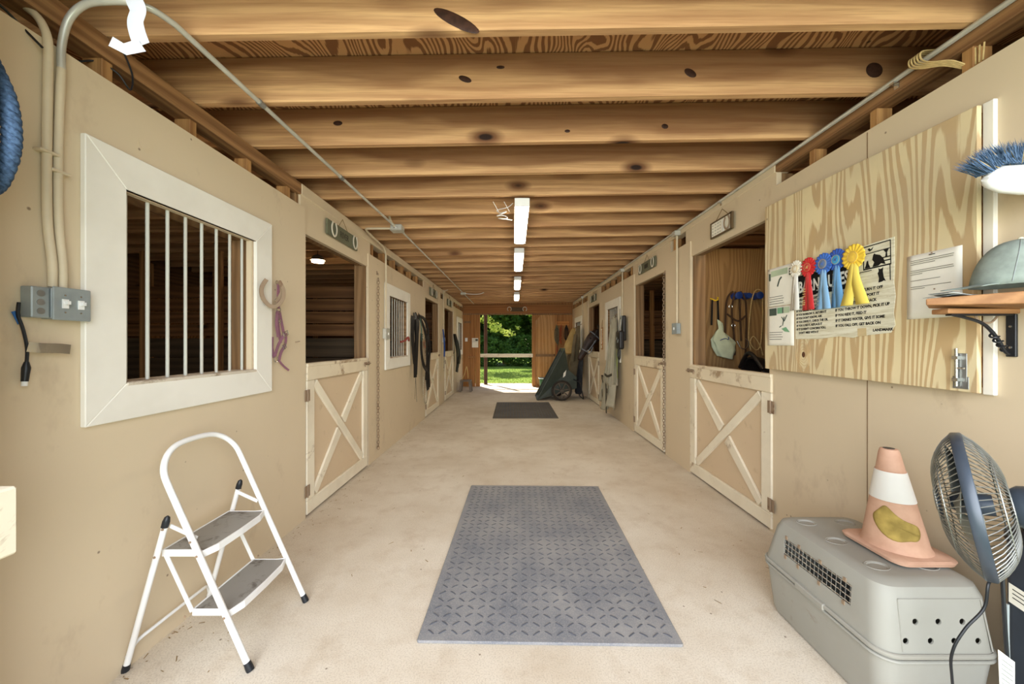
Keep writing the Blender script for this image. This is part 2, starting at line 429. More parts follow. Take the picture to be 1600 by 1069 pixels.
wl = aisle_wall('L',
    [(.95, 2.94, (1.56, 2.33, 1.19, 2.015), .014), (4.22, 6.92, (4.87, 5.69, 1.19, 2.0), .012), (8.2, 8.87, None, .006), (10.16, 12.0, (10.85, 11.65, 1.19, 2.0), .012)],
    [(2.9, 4.30, 2.245), (6.86, 8.42, 2.24), (8.80, 10.22, 2.24)],
    [(4.18, 4.27), (8.17, 8.26), (10.12, 10.21), (2.86, 2.95), (6.85, 6.94), (8.80, 8.89)], 2.437, 2.53, 2.618)
wr = aisle_wall('R',
    [(.95, 2.76, None, .006), (3.99, 4.64, None, .012), (5.86, 8.23, (6.70, 7.47, 1.19, 2.05), .012), (9.5, 12.0, (10.45, 11.3, 1.19, 2.0), .012)],
    [(2.70, 4.12, 2.305), (4.52, 5.95, 2.28), (8.18, 9.6, 2.28)],
    [(3.95, 4.04), (5.82, 5.91), (9.45, 9.54), (2.71, 2.80), (4.58, 4.67), (8.18, 8.27)], 2.51, 2.61, 2.68)
# dark seam between the plywood sheets beside the shutter
G().box(XR-.0075, XR-.0055, 1.993, 1.997, 0.0, 2.5).build('seam', plain('seam_dark', srgb(120, 96, 70)), wr, inv=W(wr))
G().lathe([(.001,0),(.028,0),(.030,.003),(.001,.003)], (XL+.014, 1.66, 2.26), (1,0,0), 20).build('filled_knockout', m_wall, wl, inv=W(wl), smooth=True)

# ---- stalls behind the walls
for s, X, nm in ((-1, XL-3.75, 'wall_outer_left'), (1, XR+3.75, 'wall_outer_right')):
    root = thing(nm, None, None, (X, .9, 0), kind='structure'); I = W(root)
    holes = [(1.9, 2.9), (3.4, 4.3), (5.6, 6.6), (9.6, 10.6)]
    G().box(X, X+s*.03, .35, YB, 0, 1.45).build('boards', m_kick, root, inv=I)
    g = G(); y = .35
    for a, b in holes: g.box(X, X+s*.03, y, a, 1.45, 2.15); y = b
    g.box(X, X+s*.03, y, YB, 1.45, 2.15); g.box(X, X+s*.03, .35, YB, 2.15, 2.98); g.build('boards', m_dark, root, inv=I)
    for a, b in holes:
        g = G(); g.box(X-s*.01, X-s*.05, a-.06, a, 1.45, 2.15); g.box(X-s*.01, X-s*.05, b, b+.06, 1.45, 2.15); g.box(X-s*.01, X-s*.05, a, b, 1.42, 1.48); g.box(X-s*.01, X-s*.05, a, b, 2.12, 2.18)
        g.box(X+s*.005, X+s*.025, a, b, 1.45, 2.15)
        g.build('board_frame', m_block, root, inv=I)
    for k in range(20):
        y = .6+.61*k
        if not any(a-.1 < y < b+.05 for a, b in holes): G().box(X-s*.09, X, y, y+.04, 0, 2.55).build('stud', m_block, root, inv=I)
def divider(side, y, x0, x1):
    root = thing('wall_stall_divider', None, None, ((x0+x1)/2, y, 0), kind='structure'); I = W(root)
    g = G()
    for k in range(6): g.box(x0, x1, y-.02, y+.02, .01+k*.24, .24+k*.24)
    g.build('kickboards', m_kick, root, inv=I)
    g = G()
    for k in range(4): g.box(x0, x1, y-.018, y+.018, 1.47+k*.155, 1.61+k*.155)
    g.build('boards', m_darkx, root, inv=I)
    for k in range(5):
        xx = x0+(x1-x0)*k/4
        G().box(xx-.045, xx+.045, y-.06, y-.021, 0, 2.5).build('post', m_block, root, inv=I)
for y in (4.60, 8.52): divider('L', y, XL-3.75, XL-.14)
for y in (4.45, 8.0): divider('R', y, XR+.14, XR+3.75)
struct('wall_barn_front', G().box(-5.5, XL-.02, .3, .38, 0, 3.0).box(XR+.02, 5.8, .3, .38, 0, 3.0), m_wall)

# ---- rear wall with its door opening
root = thing('wall_back', 'orange-brown plywood rear wall with header over the open doorway', 'wall', (0, YB, 0), kind='structure'); I = W(root)
XA, XB, ZH = -1.09, .575, 2.30
G().box(-5.6, -1.38, YB, YB+.02, 0, 3.0).box(.60, 5.9, YB, YB+.02, 0, 3.0).box(-1.38, .60, YB, YB+.02, 2.3, 3.0).build('panel', m_rear, root, inv=I)
G().box(-1.62, 1.86, YB-.045, YB, 2.33, 2.62).build('header', m_rearx, root, inv=I, bevel=.004)
G().box(-1.62, 1.86, YB-.055, YB-.02, 2.30, 2.335).build('door_track_board', m_jamb, root, inv=I)
G().box(-1.38, -1.235, YB-.04, YB, 0, 2.30).build('post', m_rear, root, inv=I, bevel=.004)
G().box(-1.23, -1.09, YB-.03, YB+.09, 0, 2.30).build('post', m_rear, root, inv=I, bevel=.004)
# sliding leaf, half drawn across the doorway
d = thing('door_1', 'plywood sliding door leaf beside the rear doorway', 'door', (.98, YB-.06, 0), kind='structure'); I = W(d)
y0 = YB-.075
G().box(.575, 1.37, y0+.02, y0+.04, .03, 2.29).build('panel', plywood('sliding_door_ply', srgb(196, 150, 92), srgb(160, 108, 58), 'z', 45, 1.8, .6, grey=.2), d, inv=I)
G().box(.575, .69, y0-.005, y0+.018, .03, 2.29).build('stile', m_rear, d, inv=I, bevel=.003)
G().box(1.31, 1.37, y0, y0+.018, .03, 2.29).build('stile', m_rear, d, inv=I, bevel=.003)
for z, a, b in ((2.12, .69, .80),(.15, .69, .80)):
    sg = 1 if z > 1 else -1
    G().add([(.69,y0,z+sg*.16),(.85,y0,z+sg*.16),(.69,y0,z-sg*.02),(.69,y0+.018,z+sg*.16),(.85,y0+.018,z+sg*.16),(.69,y0+.018,z-sg*.02)],
            [(0,1,2),(5,4,3),(0,3,4,1),(1,4,5,2),(2,5,3,0)]).build('corner_gusset', m_rear, d, inv=I)
G().box(.70, 1.31, y0, y0+.018, .96, 1.04).build('rail', m_jamb, d, inv=I)
# bar across the doorway
b = G().box(-1.07, .60, YB-.12, YB-.08, .94, 1.05).build('door_bar', m_rail, bevel=.004)
tag(b, 'weathered white board barring the open rear doorway at waist height', 'bar')

# ---- ceiling: joists and loft deck
dk = struct('ceiling', G().add([(-5.5,.35,zj(-5.5)+.238),(5.8,.35,zj(5.8)+.238),(5.8,YB,zj(5.8)+.238),(-5.5,YB,zj(-5.5)+.238),
            (-5.5,.35,zj(-5.5)+.26),(5.8,.35,zj(5.8)+.26),(5.8,YB,zj(5.8)+.26),(-5.5,YB,zj(-5.5)+.26)],
            [(0,3,2,1),(4,5,6,7),(0,1,5,4),(1,2,6,5),(2,3,7,6),(3,0,4,7)]), m_deck)
ORD = 'first second third fourth fifth sixth seventh eighth ninth tenth eleventh twelfth thirteenth fourteenth fifteenth sixteenth seventeenth eighteenth nineteenth twentieth'.split() + ['twenty-first','twenty-second','twenty-third','twenty-fourth','twenty-fifth']
def joist_mesh(L0, L1):
    g = G(); P = []
    for y in (-.021, .021):
        for x, z in ((L0, zj(L0)), (L1, zj(L1)), (L1, zj(L1)+.236), (L0, zj(L0)+.236)): P.append((x, y, z-zj(0)))
    g.add(P, [(3,2,1,0),(4,5,6,7),(0,1,5,4),(1,2,6,5),(2,3,7,6),(3,0,4,7)]); return g
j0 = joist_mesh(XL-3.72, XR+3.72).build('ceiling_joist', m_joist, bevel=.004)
EXTRA = {0: 'rough pine ceiling joist nearest the camera, with a big slanting dark knot', 1: 'second pine ceiling joist from the camera, with the torn dark knot near its middle'}
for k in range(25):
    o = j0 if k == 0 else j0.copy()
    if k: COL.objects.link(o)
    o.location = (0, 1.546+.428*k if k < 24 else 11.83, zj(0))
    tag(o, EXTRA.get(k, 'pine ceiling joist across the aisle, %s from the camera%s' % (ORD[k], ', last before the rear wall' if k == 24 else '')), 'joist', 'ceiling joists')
# one joist over the camera
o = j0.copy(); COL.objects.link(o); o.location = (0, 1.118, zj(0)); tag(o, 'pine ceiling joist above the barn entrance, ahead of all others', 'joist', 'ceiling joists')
# the large knots of the two nearest joists
mk = plain('knot', srgb(58, 36, 26), .6, var=.3, scale=40)
K = lambda name, x, z, rx, rz, a, y: G().ball((x, y, z), (rx, .003, rz), 20, Matrix.Rotation(R(a), 3, 'Y')).build(name, mk, smooth=True)
def knot(j, x, z, rx, rz, a):
    o = G().ball((x, -.0205, z), (rx, .0035, rz), 22, Matrix.Rotation(R(a), 3, 'Y')).build('knot', mk, j, smooth=True)
J = sorted([o for o in COL.objects if o.name.startswith('ceiling_joist')], key=lambda o: o.location.y)
knot(J[1], -.235, .034, .105, .026, 27); knot(J[1], .17, .17, .03, .010, -6)
knot(J[2], -.255, .098, .036, .016, 20); knot(J[2], .92, .13, .035, .02, 30); knot(J[2], -.07, .16, .022, .009, 0); knot(J[2], 1.88, .145, .045, .04, 0)
knot(J[3], -1.12, .12, .03, .016, 0); knot(J[3], .96, .10, .022, .016, 10); knot(J[3], .34, .07, .018, .01, 0)

# ================================================================== WINDOWS with bars
m_sill = worn('chipped_sill', srgb(214, 204, 186), srgb(140, 118, 92), 1.0, scale=5)
def window(no, side, y0, y1, z0, z1, trimw, nbars, lab, hole):
    r = thing('window_%d' % no, lab, 'window', M=onwall(side, (y0+y1)/2, z0, .0145), kind='structure')
    w = y1-y0; h = z1-z0; a = -w/2; t = trimw
    T = .022
    for nm, poly in (('trim_board', [(a,0),(-a,0),(-a-t,t),(a+t,t)]), ('trim_board', [(a,h),(-a,h),(-a-t,h-t),(a+t,h-t)]),
                     ('trim_board', [(a,0),(a,h),(a+t,h-t),(a+t,t)]), ('trim_board', [(-a,0),(-a,h),(-a-t,h-t),(-a-t,t)])):
        poly = [(x*.9985, y) for x, y in poly]
        G().prism(poly, 0, T).build(nm, m_white, r, bevel=.003)
    a2 = a+t
    # reveal boards inside the opening
    G().box(a2-.012, a2, t, h-t, -TH-.01, T-.004).build('reveal', m_jamb, r)
    G().box(-a2, -a2+.012, t, h-t, -TH-.01, T-.004).build('reveal', m_jamb, r)
    G().box(a2, -a2, h-t, h-t+.012, -TH-.01, T-.004).build('reveal', m_jamb, r)
    G().box(a2, -a2, t-.012, t+.004, -TH-.01, T+.003).build('sill', m_sill, r, bevel=.004)
    flip = 1 if side == 'L' else -1
    for k in range(nbars):
        x = a2 + .03 + (w-2*t)*(k+.12)/(nbars)
        x = x if flip > 0 else -x
        G().tube([(x, t-.002, -.03), (x, h-t+.01, -.03)], .0075, 10).build('bar', m_bar, r, smooth=True)
    return r
window(1, 'L', 1.409, 2.50, 1.058, 2.17, .152, 8, 'large white-trimmed stall window with steel bars nearest the camera on the left', None)
window(2, 'L', 4.72, 5.84, 1.04, 2.15, .152, 8, 'white-trimmed barred stall window behind the hanging black halters', None)
window(3, 'L', 10.70, 11.8, 1.04, 2.15, .152, 8, 'white-trimmed stall window at the far end of the left wall', None)
window(4, 'R', 6.55, 7.62, 1.04, 2.20, .152, 8, 'white-trimmed barred stall window behind the hanging grey horse sheet', None)
window(5, 'R', 10.30, 11.45, 1.04, 2.15, .152, 8, 'white-trimmed stall window above the coats, far end of the right wall', None)

# ================================================================== HALF DOORS
def half_door(no, side, y0, y1, h, lab, hinge_at, zlow=.02, sw=.112, chewed=True):
    r = thing('door_%d' % no, lab, 'door', M=onwall(side, (y0+y1)/2, zlow, .0), kind='structure')
    w = (y1-y0)/2; h = h-zlow
    G().box(-w, w, 0, h, -.03, -.008).build('panel', m_doorpanel, r)
    G().box(-w, w, h-.12, h, -.007, .020).build('top_rail', m_rail_top, r, bevel=.005)
    G().box(-w, w, h-.012, h+.018, -.04, .024).build('top_cap', m_rail_top, r, bevel=.005)
    G().box(-w, w, 0, .108, -.007, .018).build('bottom_rail', m_rail, r, bevel=.004)
    for sx in (-1, 1): G().box(sx*w, sx*(w-sw), .109, h-.121, -.007, .018).build('stile', m_rail, r, bevel=.004)
    wi, b0, b1 = w-sw-.0, .110, h-.123
    bw = .098
    def brace(p, q, cutmid=False):
        p, q = V(p), V(q); d = (q-p); L = d.length; u = d/L; nrm = V((-u.y, u.x))*bw/2; c = (p+q)/2
        g = G()
        def poly(a, b):
            # clip the strip at the corners of the panel
            P = [a+nrm, b+nrm, b-nrm, a-nrm]; return [(min(max(x.x,-wi),wi), min(max(x.y,b0),b1)) for x in P]
        if not cutmid: g.prism(poly(p, q), -.007, .0145)
        else:
            gap = bw*.62
            g.prism(poly(p, c-u*gap), -.007, .0140); g.prism(poly(c+u*gap, q), -.007, .0140)
        g.build('cross_brace', m_rail, r, bevel=.003)
    brace((-wi+.015, b1-.015), (wi-.015, b0+.015), side == 'R'); brace((wi-.015, b1-.015), (-wi+.015, b0+.015), side == 'L')
    hx = hinge_at
    for z in (h*.80, h*.16):
        g = G(); g.box(hx*(w-.004), hx*(w-.035), z-.045, z+.045, .0185, .022); g.box(hx*(w+.006), hx*(w+.034), z-.045, z+.045, .0185, .022)
        g.tube([(hx*(w+.001), z-.048, .025), (hx*(w+.001), z+.048, .025)], .006, 8)
        g.build('hinge', m_rust, r, smooth=True)
    g = G(); g.box(-hx*(w-.02), -hx*(w-.1), h-.062, h-.030, .0205, .024); g.tube([(-hx*(w+.05), h-.046, .033), (-hx*(w-.12), h-.046, .033), (-hx*(w-.12), h-.075, .042)], .006, 8)
    g.box(-hx*(w+.02), -hx*(w+.055), h-.066, h-.026, .015, .022)
    g.build('bolt_latch', m_rust, r, smooth=True)
    return r
half_door(2, 'L', 2.955, 4.175, 1.20, 'white-framed half door with X brace, nearest the camera on the left', -1)
half_door(3, 'L', 6.945, 8.165, 1.17, 'second X-braced half door along the left wall', -1)
half_door(4, 'L', 8.895, 10.12, 1.17, 'X-braced half door farthest along the left wall', -1)
half_door(5, 'R', 2.725, 3.985, 1.135, 'white-framed X-braced half door beside the plywood shutter', 1)
half_door(6, 'R', 4.675, 5.815, 1.17, 'X-braced half door beside the hanging chain on the right wall', -1)
half_door(7, 'R', 8.275, 9.445, 1.17, 'X-braced half door under the dark horse head', 1)

# ---- wide mat, aisle floor mats
def mat_thing(lab, cx, cy, rot, wdt, lng, tread, m, mt):
    r = thing('rubber_mat', lab, 'mat', (cx, cy, 0)); r.rotation_euler = (0, 0, rot)
    g = G(); g.loft([rrect(-wdt/2, wdt/2, -lng/2, lng/2, .012, z) for z in (0.0005, .014)])
    g.build('mat_slab', m, r, bevel=.003)
    g = G(); p = .0555; nx, ny = int(wdt/p)-0, int(lng/p)
    for i in range(nx):
        for j in range(ny):
            x = -wdt/2+p*(i+.5)+(wdt-nx*p)/2; y = -lng/2+p*(j+.5)+(lng-ny*p)/2
            a = R(38 if (i+j) % 2 else -38); L, t = .021, .0028
            c_, s_ = math.cos(a), math.sin(a)
            P = [(x+u*c_-v_*s_, y+u*s_+v_*c_, z) for z, k in ((.0139, 1), (.0172, .6)) for u, v_ in ((-L*k,-t*k),(L*k,-t*k),(L*k,t*k),(-L*k,t*k))]
            g.add(P, [(4,5,6,7),(0,1,5,4),(1,2,6,5),(2,3,7,6),(3,0,4,7)])
    if tread: g.build('tread', mt, r)['kind'] = 'stuff'
    return r
n = N('rubber', .62, 0, .35); v = n.co((1,1,1), 0)
c = n.mix(n.ramp(n.noise(v, 3.0, 5, .65), [(.35, 0.0), (.7, 1.0)]), srgb(112, 115, 122), srgb(152, 150, 148))
c = n.mix(n.ramp(n.noise(v, 160, 2, .6), [(.45, 0.0), (.7, .5)]), c, srgb(172, 168, 160)); n.color(c); m_rub = n.m
m_tread = plain('rubber_tread', srgb(84, 86, 92), .6, 0, .3, .15)
m_rub2 = plain('rubber_far', srgb(96, 90, 80), .7, 0, .2, .12, 3)
mat_thing('large grey rubber mat with raised tread on the aisle floor in front of the camera', .179, 2.645, R(-1.1), 1.215, 1.885, True, m_rub, m_tread)
mat_thing('smaller-looking dark rubber mat farther down the aisle, before the rear doorway', .21, 7.78, R(.2), 1.21, 1.84, True, m_rub2, m_tread)

# ---- tube lights
def emis(name, c, s):
    m = bpy.data.materials.new(name); m.use_nodes = True; t = m.node_tree; t.nodes.clear()
    e = t.nodes.new('ShaderNodeEmission'); e.inputs[0].default_value = c; e.inputs[1].default_value = s
    o = t.nodes.new('ShaderNodeOutputMaterial'); t.links.new(e.outputs[0], o.inputs[0]); return m
m_lamp = emis('lamp_lens', LAMPC, LAMP)
def tube_light(y, lab, L=1.2):
    r = thing('ceiling_light', lab, 'light fixture', (.07, y, 2.56), group='tube lights down the aisle')
    g = G(); P = [V((x, yy, z)) for yy in (0, L) for x, z in ((-.066,.012),(.066,.012),(.052,.062),(-.052,.062))]
    g.add(P, [(0,1,2,3),(7,6,5,4),(0,4,5,1),(1,5,6,2),(2,6,7,3),(3,7,4,0)]); g.build('housing', m_whitep, r, bevel=.003)
    g = G(); g.loft([[V((x, yy, z)) for x, z in ((-.062,.0115),(-.058,-.006),(-.03,-.016),(0,-.013),(.03,-.016),(.058,-.006),(.062,.0115))] for yy in (.01, L-.01)])
    g.build('lens', m_lamp, r, smooth=True)
    for yy in (0, L): G().box(-.064, .064, yy-.006 if yy else -.006, yy+.006, -.012, .058).build('end_cap', m_whitep, r, bevel=.002)
    for yy in (.10, L-.10):
        g = G(); g.tube([(-.04, yy, .062), (0, yy, .098), (.04, yy, .062)], .0015, 6); g.build('hanger', m_steel, r)
    return r
lights = [tube_light(3.2, 'nearest and largest of the white tube lights, with a looped cord beside it'), tube_light(4.87, 'second tube light from the camera under the joists'),
          tube_light(6.95, 'third tube light from the camera under the joists'), tube_light(9.03, 'fourth tube light, closest to the rear doorway')]
# ================================================================== CEILING AND LEFT WALL FITTINGS
def wire(name, pts, r, m, lab, cat, n=8, seg=8, group=None, raw=False):
    o = G().tube(pts if raw else sp(pts, n), r, seg).build(name, m, smooth=True)
    return tag(o, lab, cat, group)
g = thing('electrical_conduit', 'painted conduit rising from the switch box and bending out under the joists', 'pipe', (-1.625, 1.34, 1.58)); I = W(g)
G().tube(sp([(-1.622,1.346,1.575),(-1.618,1.342,1.66),(-1.622,1.334,1.8),(-1.622,1.332,2.0),(-1.622,1.336,2.2),(-1.622,1.342,2.36)], 6), .0125, 12).build('painted_pipe', m_condp, g, smooth=True, inv=I)
G().tube(sp([(-1.622,1.342,2.36),(-1.620,1.342,2.45),(-1.595,1.343,2.54),(-1.54,1.344,2.592),(-1.46,1.346,2.605),(-1.385,1.352,2.607),(-1.335,1.385,2.609),(-1.312,1.45,2.610)], 8)
         + [V((-1.302,2.0,2.612)), V((-1.28,3.0,2.613)), V((-1.26,3.9,2.614))], .0115, 12).build('grey_pipe', m_cond, g, smooth=True, inv=I)
for yy in (1.93, 2.79): G().lathe([(.0155,-.02),(.0155,.02)], (-1.303+.02*(yy-1.93), yy, 2.612), (0,1,0), 12).build('coupling', m_metal, g, inv=I)
g = thing('electrical_conduit', 'painted conduit rising from the switch box into the gap over the wall', 'pipe', (-1.625, 1.31, 1.58)); I = W(g)
G().tube(sp([(-1.622,1.316,1.575),(-1.618,1.312,1.66),(-1.622,1.302,1.8),(-1.622,1.300,2.0),(-1.622,1.303,2.3),(-1.622,1.304,2.40),(-1.63,1.303,2.46),(-1.665,1.30,2.52),(-1.75,1.29,2.57),(-1.9,1.28,2.60)], 7), .0125, 12).build('painted_pipe', m_condp, g, smooth=True, inv=I)
for z in (2.04, 1.985):
    y = 1.30 if z > 2 else 1.332
    G().box(-1.648, -1.607, y-.028, y+.028, z-.005, z+.005).build('pipe_clip', m_condp, g, inv=I, bevel=.002)
# switch box
b = thing('switch_box', 'grey double light switch box under the two painted conduits on the left wall', 'switch', M=onwall('L', 1.345, 1.515, .014))
G().box(-.055, .055, -.055, .055, 0, .045).build('box', m_boxg, b, bevel=.004)
G().box(-.058, .058, -.058, .058, .045, .052).build('cover_plate', m_boxg, b, bevel=.005, seg=2)
G().box(-.106, -.057, -.052, .052, 0, .04).build('side_box', m_boxg, b, bevel=.003)
for y in (-.03, 0, .03): G().lathe([(.011,0),(.011,.0015)], (-.082, y, .04), (0,0,1), 14).build('knockout', m_metal, b)
for x in (-.024, .024):
    G().box(x-.009, x+.009, -.016, .016, .052, .056).build('switch_plate', m_whitep, b)
    G().box(x-.005, x+.005, -.002, .010, .056, .068).build('toggle', m_whitep, b)
    for y in (-.03, .03): G().lathe([(.003,0),(.003,.002)], (x, y, .052), (0,0,1), 8).build('screw', m_steel, b)
# paper tag on the conduit
m_tagp = plain('tag_plastic', srgb(214, 217, 226), .5, 0, .3, .04)
t = thing('hanging_tag', 'long white curling tag hanging from the conduit at the top left', 'tag', (-1.31, 1.36, 2.6)); I = W(t)
G().strap(sp([(-1.345,1.33,2.63),(-1.35,1.33,2.60),(-1.335,1.33,2.56),(-1.345,1.33,2.52),(-1.338,1.33,2.48),(-1.322,1.33,2.435)], 12), .058, .0012, (1,0,0)).build('tag_strip', m_tagp, t, inv=I)
G().strap([(-1.322,1.33,2.435),(-1.36,1.31,2.405),(-1.40,1.30,2.425)], .035, .0012, (.5,0,.8)).build('tag_end', m_tagp, t, inv=I)
# junction box at the ceiling
b = thing('junction_box', 'grey square junction box under the joists where the conduits branch', 'box', (-1.24, 3.98, 2.6)); I = W(b)
G().box(-1.30, -1.18, 3.93, 4.04, 2.575, 2.632).build('box', m_cond, b, inv=I, bevel=.006)
G().box(-1.305, -1.175, 3.925, 4.045, 2.567, 2.575).build('cover', m_cond, b, inv=I, bevel=.003)
G().box(-1.26, -1.22, 3.922, 3.93, 2.585, 2.60).build('screw_tab', m_steel, b, inv=I)
wire('electrical_conduit', [(-1.305,3.985,2.6),(-1.5,3.985,2.6),(-1.575,4.0,2.6),(-1.60,4.10,2.597),(-1.605,4.45,2.575),(-1.61,4.62,2.56),(-1.612,4.70,2.51),(-1.615,4.72,2.40),(-1.615,4.72,1.56)], .0115, m_condp, 'thin painted conduit branching to the small switch box by the second window', 'pipe')
wire('electrical_conduit', [(-1.255,3.93,2.61),(-1.27,3.86,2.64),(-1.285,3.84,2.72),(-1.29,3.835,2.88)], .0115, m_condp, 'short curved conduit stub going up from the ceiling junction box', 'pipe')
wire('electrical_conduit', [(-1.24,4.045,2.615),(-1.245,6.5,2.62),(-1.25,9.18,2.62)], .0105, m_cond, 'long straight grey conduit running down the ceiling beyond the junction box', 'pipe', raw=True)
b = thing('junction_box', 'small far junction box under the joists near the rear wall', 'box', (-1.25, 9.25, 2.6)); I = W(b)
G().box(-1.31, -1.19, 9.19, 9.31, 2.58, 2.635).build('box', m_cond, b, inv=I, bevel=.006)
wire('electrical_conduit', [(-1.25,9.315,2.615),(-1.25,11.0,2.62),(-1.25,11.7,2.62)], .0105, m_cond, 'last length of ceiling conduit reaching toward the rear wall', 'pipe', raw=True)
wire('electric_cable', [(-1.19,9.25,2.61),(-1.0,9.26,2.595),(-.85,9.3,2.61),(-.75,9.35,2.65)], .008, m_whitep, 'white cable leaving the far junction box to the right', 'cable')
def outlet_box(side, along, z, lab, w=.075, h=.11, m=m_boxg, out=.014):
    b = thing('switch_box', lab, 'switch', M=onwall(side, along, z, out))
    G().box(-w/2, w/2, -h/2, h/2, 0, .045).build('box', m, b, bevel=.004)
    G().box(-w/2-.003, w/2+.003, -h/2-.003, h/2+.003, .045, .050).build('cover_plate', m, b, bevel=.002)
    G().box(-.008, .008, -.014, .014, .050, .058).build('toggle', m_whitep, b)
outlet_box('L', 4.73, 1.50, 'pale switch box beside the second window at the foot of the thin conduit', .13, .13, m_cond)
outlet_box('L', 8.63, 1.46, 'small switch box on the strip between the second and third half doors, left', .075, .11, m_whitep, .008)
outlet_box('R', 4.27, 1.545, 'grey switch box between the two nearest half doors on the right', .12, .12, m_boxg)
wire('electrical_conduit', [(-1.625,8.62,1.52),(-1.625,8.62,2.5),(-1.60,8.62,2.58),(-1.52,8.62,2.61)], .011, m_condp, 'painted conduit between the second and third half doors on the left wall', 'pipe')
outlet_box('B', -1.52, 1.50, 'white light switch on the rear wall in the left corner', .07, .11, m_whitep, .005)

# ---- horseshoes, signs
def horseshoe_pts(r=.058, h=.075):
    return sp([(-r*.55, h, 0), (-r*.95, h*.35, 0), (-r*.9, -h*.3, 0), (-r*.5, -h*.8, 0), (0, -h, 0), (r*.5, -h*.8, 0), (r*.9, -h*.3, 0), (r*.95, h*.35, 0), (r*.55, h, 0)], 5)
def shoe(m, parent=None, c=(0,0,0), s=1.0, name='horseshoe', rot=0):
    g = G(); g.M = Matrix.Translation(c) @ Matrix.Rotation(R(rot), 4, 'Z') @ Matrix.Scale(s, 4)
    g.strap(horseshoe_pts(), .009, .020, (0,0,1)); 
    for k, (x, y) in enumerate([(-.052,.02),(-.05,-.015),(-.035,-.05),(.035,-.05),(.05,-.015),(.052,.02)]): g.box(x-.002, x+.002, y-.002, y+.002, .004, .0062)
    return g.build(name, m, parent, smooth=False, bevel=.001)
h = thing('horseshoe', 'rusty steel horseshoe hooked upright on the white window trim above the purple halter', 'horseshoe', M=onwall('L', 2.425, 1.70, .088) @ Matrix.Rotation(R(-35), 4, 'Y'))
shoe(m_rust, h, (-.0,0,0), 1.15, 'shoe'); 
G().strap(sp([(.02,-.05,-.01),(.045,-.02,-.02),(.06,.02,-.015),(.05,.06,-.0)],5), .011, .018, (0,0,1)).build('hook_arm', m_rust, h)
m_sign = worn('sign_board', srgb(104, 106, 84), srgb(70, 66, 50), .4, .6, 6)
m_signt = plain('sign_letters', srgb(44, 40, 30))
m_shoe = plain('bright_horseshoe', srgb(226, 222, 206), .35, .3, .5, .08)
m_string = plain('string', srgb(132, 106, 66))
def name_sign(side, along, z, w, h, lab, word=None, n=2, out=.022, group=None, zs=.09):
    r = thing('stall_name_sign', lab, 'sign', M=onwall(side, along, z, out))
    G().box(-w/2, w/2, -h/2, h/2, -.008, .008).build('board', m_sign, r, bevel=.003)
    shoe(m_shoe, r, (-w/2+.11 if side == 'L' else -w/2+.10, 0, .017), .85*h/.14, 'horseshoe')
    shoe(m_shoe, r, (w/2-.075, 0, .017), .85*h/.14, 'horseshoe', 0)
    if word: text('lettering', word, .085, m_signt, r, (.015, -.032, .0085), align='CENTER', sx=.85)
    else: G().box(-.07,.07,-.03,.03,.008,.0095).build('name_plate', m_signt, r)
    G().tube([(-.09, h/2, .002), (.0, h/2+zs, -.004), (.09, h/2, .002)], .0025, 6).build('string', m_string, r)
    return r
name_sign('L', 3.575, 2.403, .63, .135, 'green board name sign with two horseshoes over the nearest left half door', 'RIVER', out=.018)
name_sign('L', 7.60, 2.40, .62, .16, 'green name sign with horseshoes over the second half door on the left', out=.018)
name_sign('L', 9.50, 2.40, .62, .16, 'green name sign with horseshoes over the farthest half door on the left', out=.018)
name_sign('R', 5.28, 2.47, .66, .135, 'green name sign with two bright horseshoes over the half door behind the right chain', out=.018)
name_sign('R', 8.85, 2.44, .62, .15, 'green name sign with horseshoes above the dark horse', out=.018)
# white framed board over the nearest right door
r = thing('framed_sign', 'small white dark-framed board hung by string over the nearest right half door', 'sign', M=onwall('R', 3.375, 2.435, .018))
G().box(-.165, .165, -.068, .068, -.006, .004).build('board', m_paper, r)
mf = plain('dark_frame', srgb(92, 74, 50))
for a in ((-.172,.172,.062,.074),(-.172,.172,-.074,-.062),(-.175,-.163,-.074,.074),(.150,.178,-.074,.074)): G().box(a[0],a[1],a[2],a[3],-.006,.012).build('frame', mf, r, bevel=.002)
mg = plain('pale_marks', srgb(150, 150, 138))
for k in range(4):
    for j in range(4): G().box(-.15+j*.042, -.15+j*.042+.018+.012*((k*3+j)%3)/2, .04-k*.028, .04-k*.028+.006, .004, .0052).build('writing', mg, r)
shoe(m_rust, r, (.105, -.002, .014), .72, 'horseshoe')
G().box(.018, .05, -.055, .05, .004, .010).build('photo_strip', m_whitep, r)
G().tube([(-.10,.07,.0),(.0,.155,-.006),(.11,.07,.0)], .003, 6).build('string', m_string, r)

# ---- chains
def chain(side, along, z1, z0, lab, out=.03):
    r = thing('hanging_chain', lab, 'chain', M=onwall(side, along, z0, out))
    g = G(); L = .046; n = int((z1-z0)/(L*.74))
    for k in range(n):
        z = k*L*.74; sw = .004*math.sin(k*.35)
        pts = [V((math.cos(t)*.0135, math.sin(t)*L*.5, 0)) for t in [2*math.pi*i/10 for i in range(10)]]
        pts = [V((p.x+sw, p.y+z, 0)) if k % 2 else V((sw, p.y+z, p.x)) for p in pts]
        g.tube(pts, .0038, 6, closed=True)
    g.build('chain_links', m_rust, r, smooth=True)
    G().tube([(0, z1-z0+.02, -out+.012), (0, z1-z0+.01, 0), (0, z1-z0-.01, 0)], .005, 6).box(-.012,.012,z1-z0+.0,z1-z0+.04,-out+.012,-out+.018).build('hook', m_rust, r)
chain('L', 4.47, 2.20, .13, 'long rusty chain hanging beside the nearest left half door')
chain('R', 4.645, 2.24, .08, 'long rusty chain hanging from the top of the second doorway on the right')

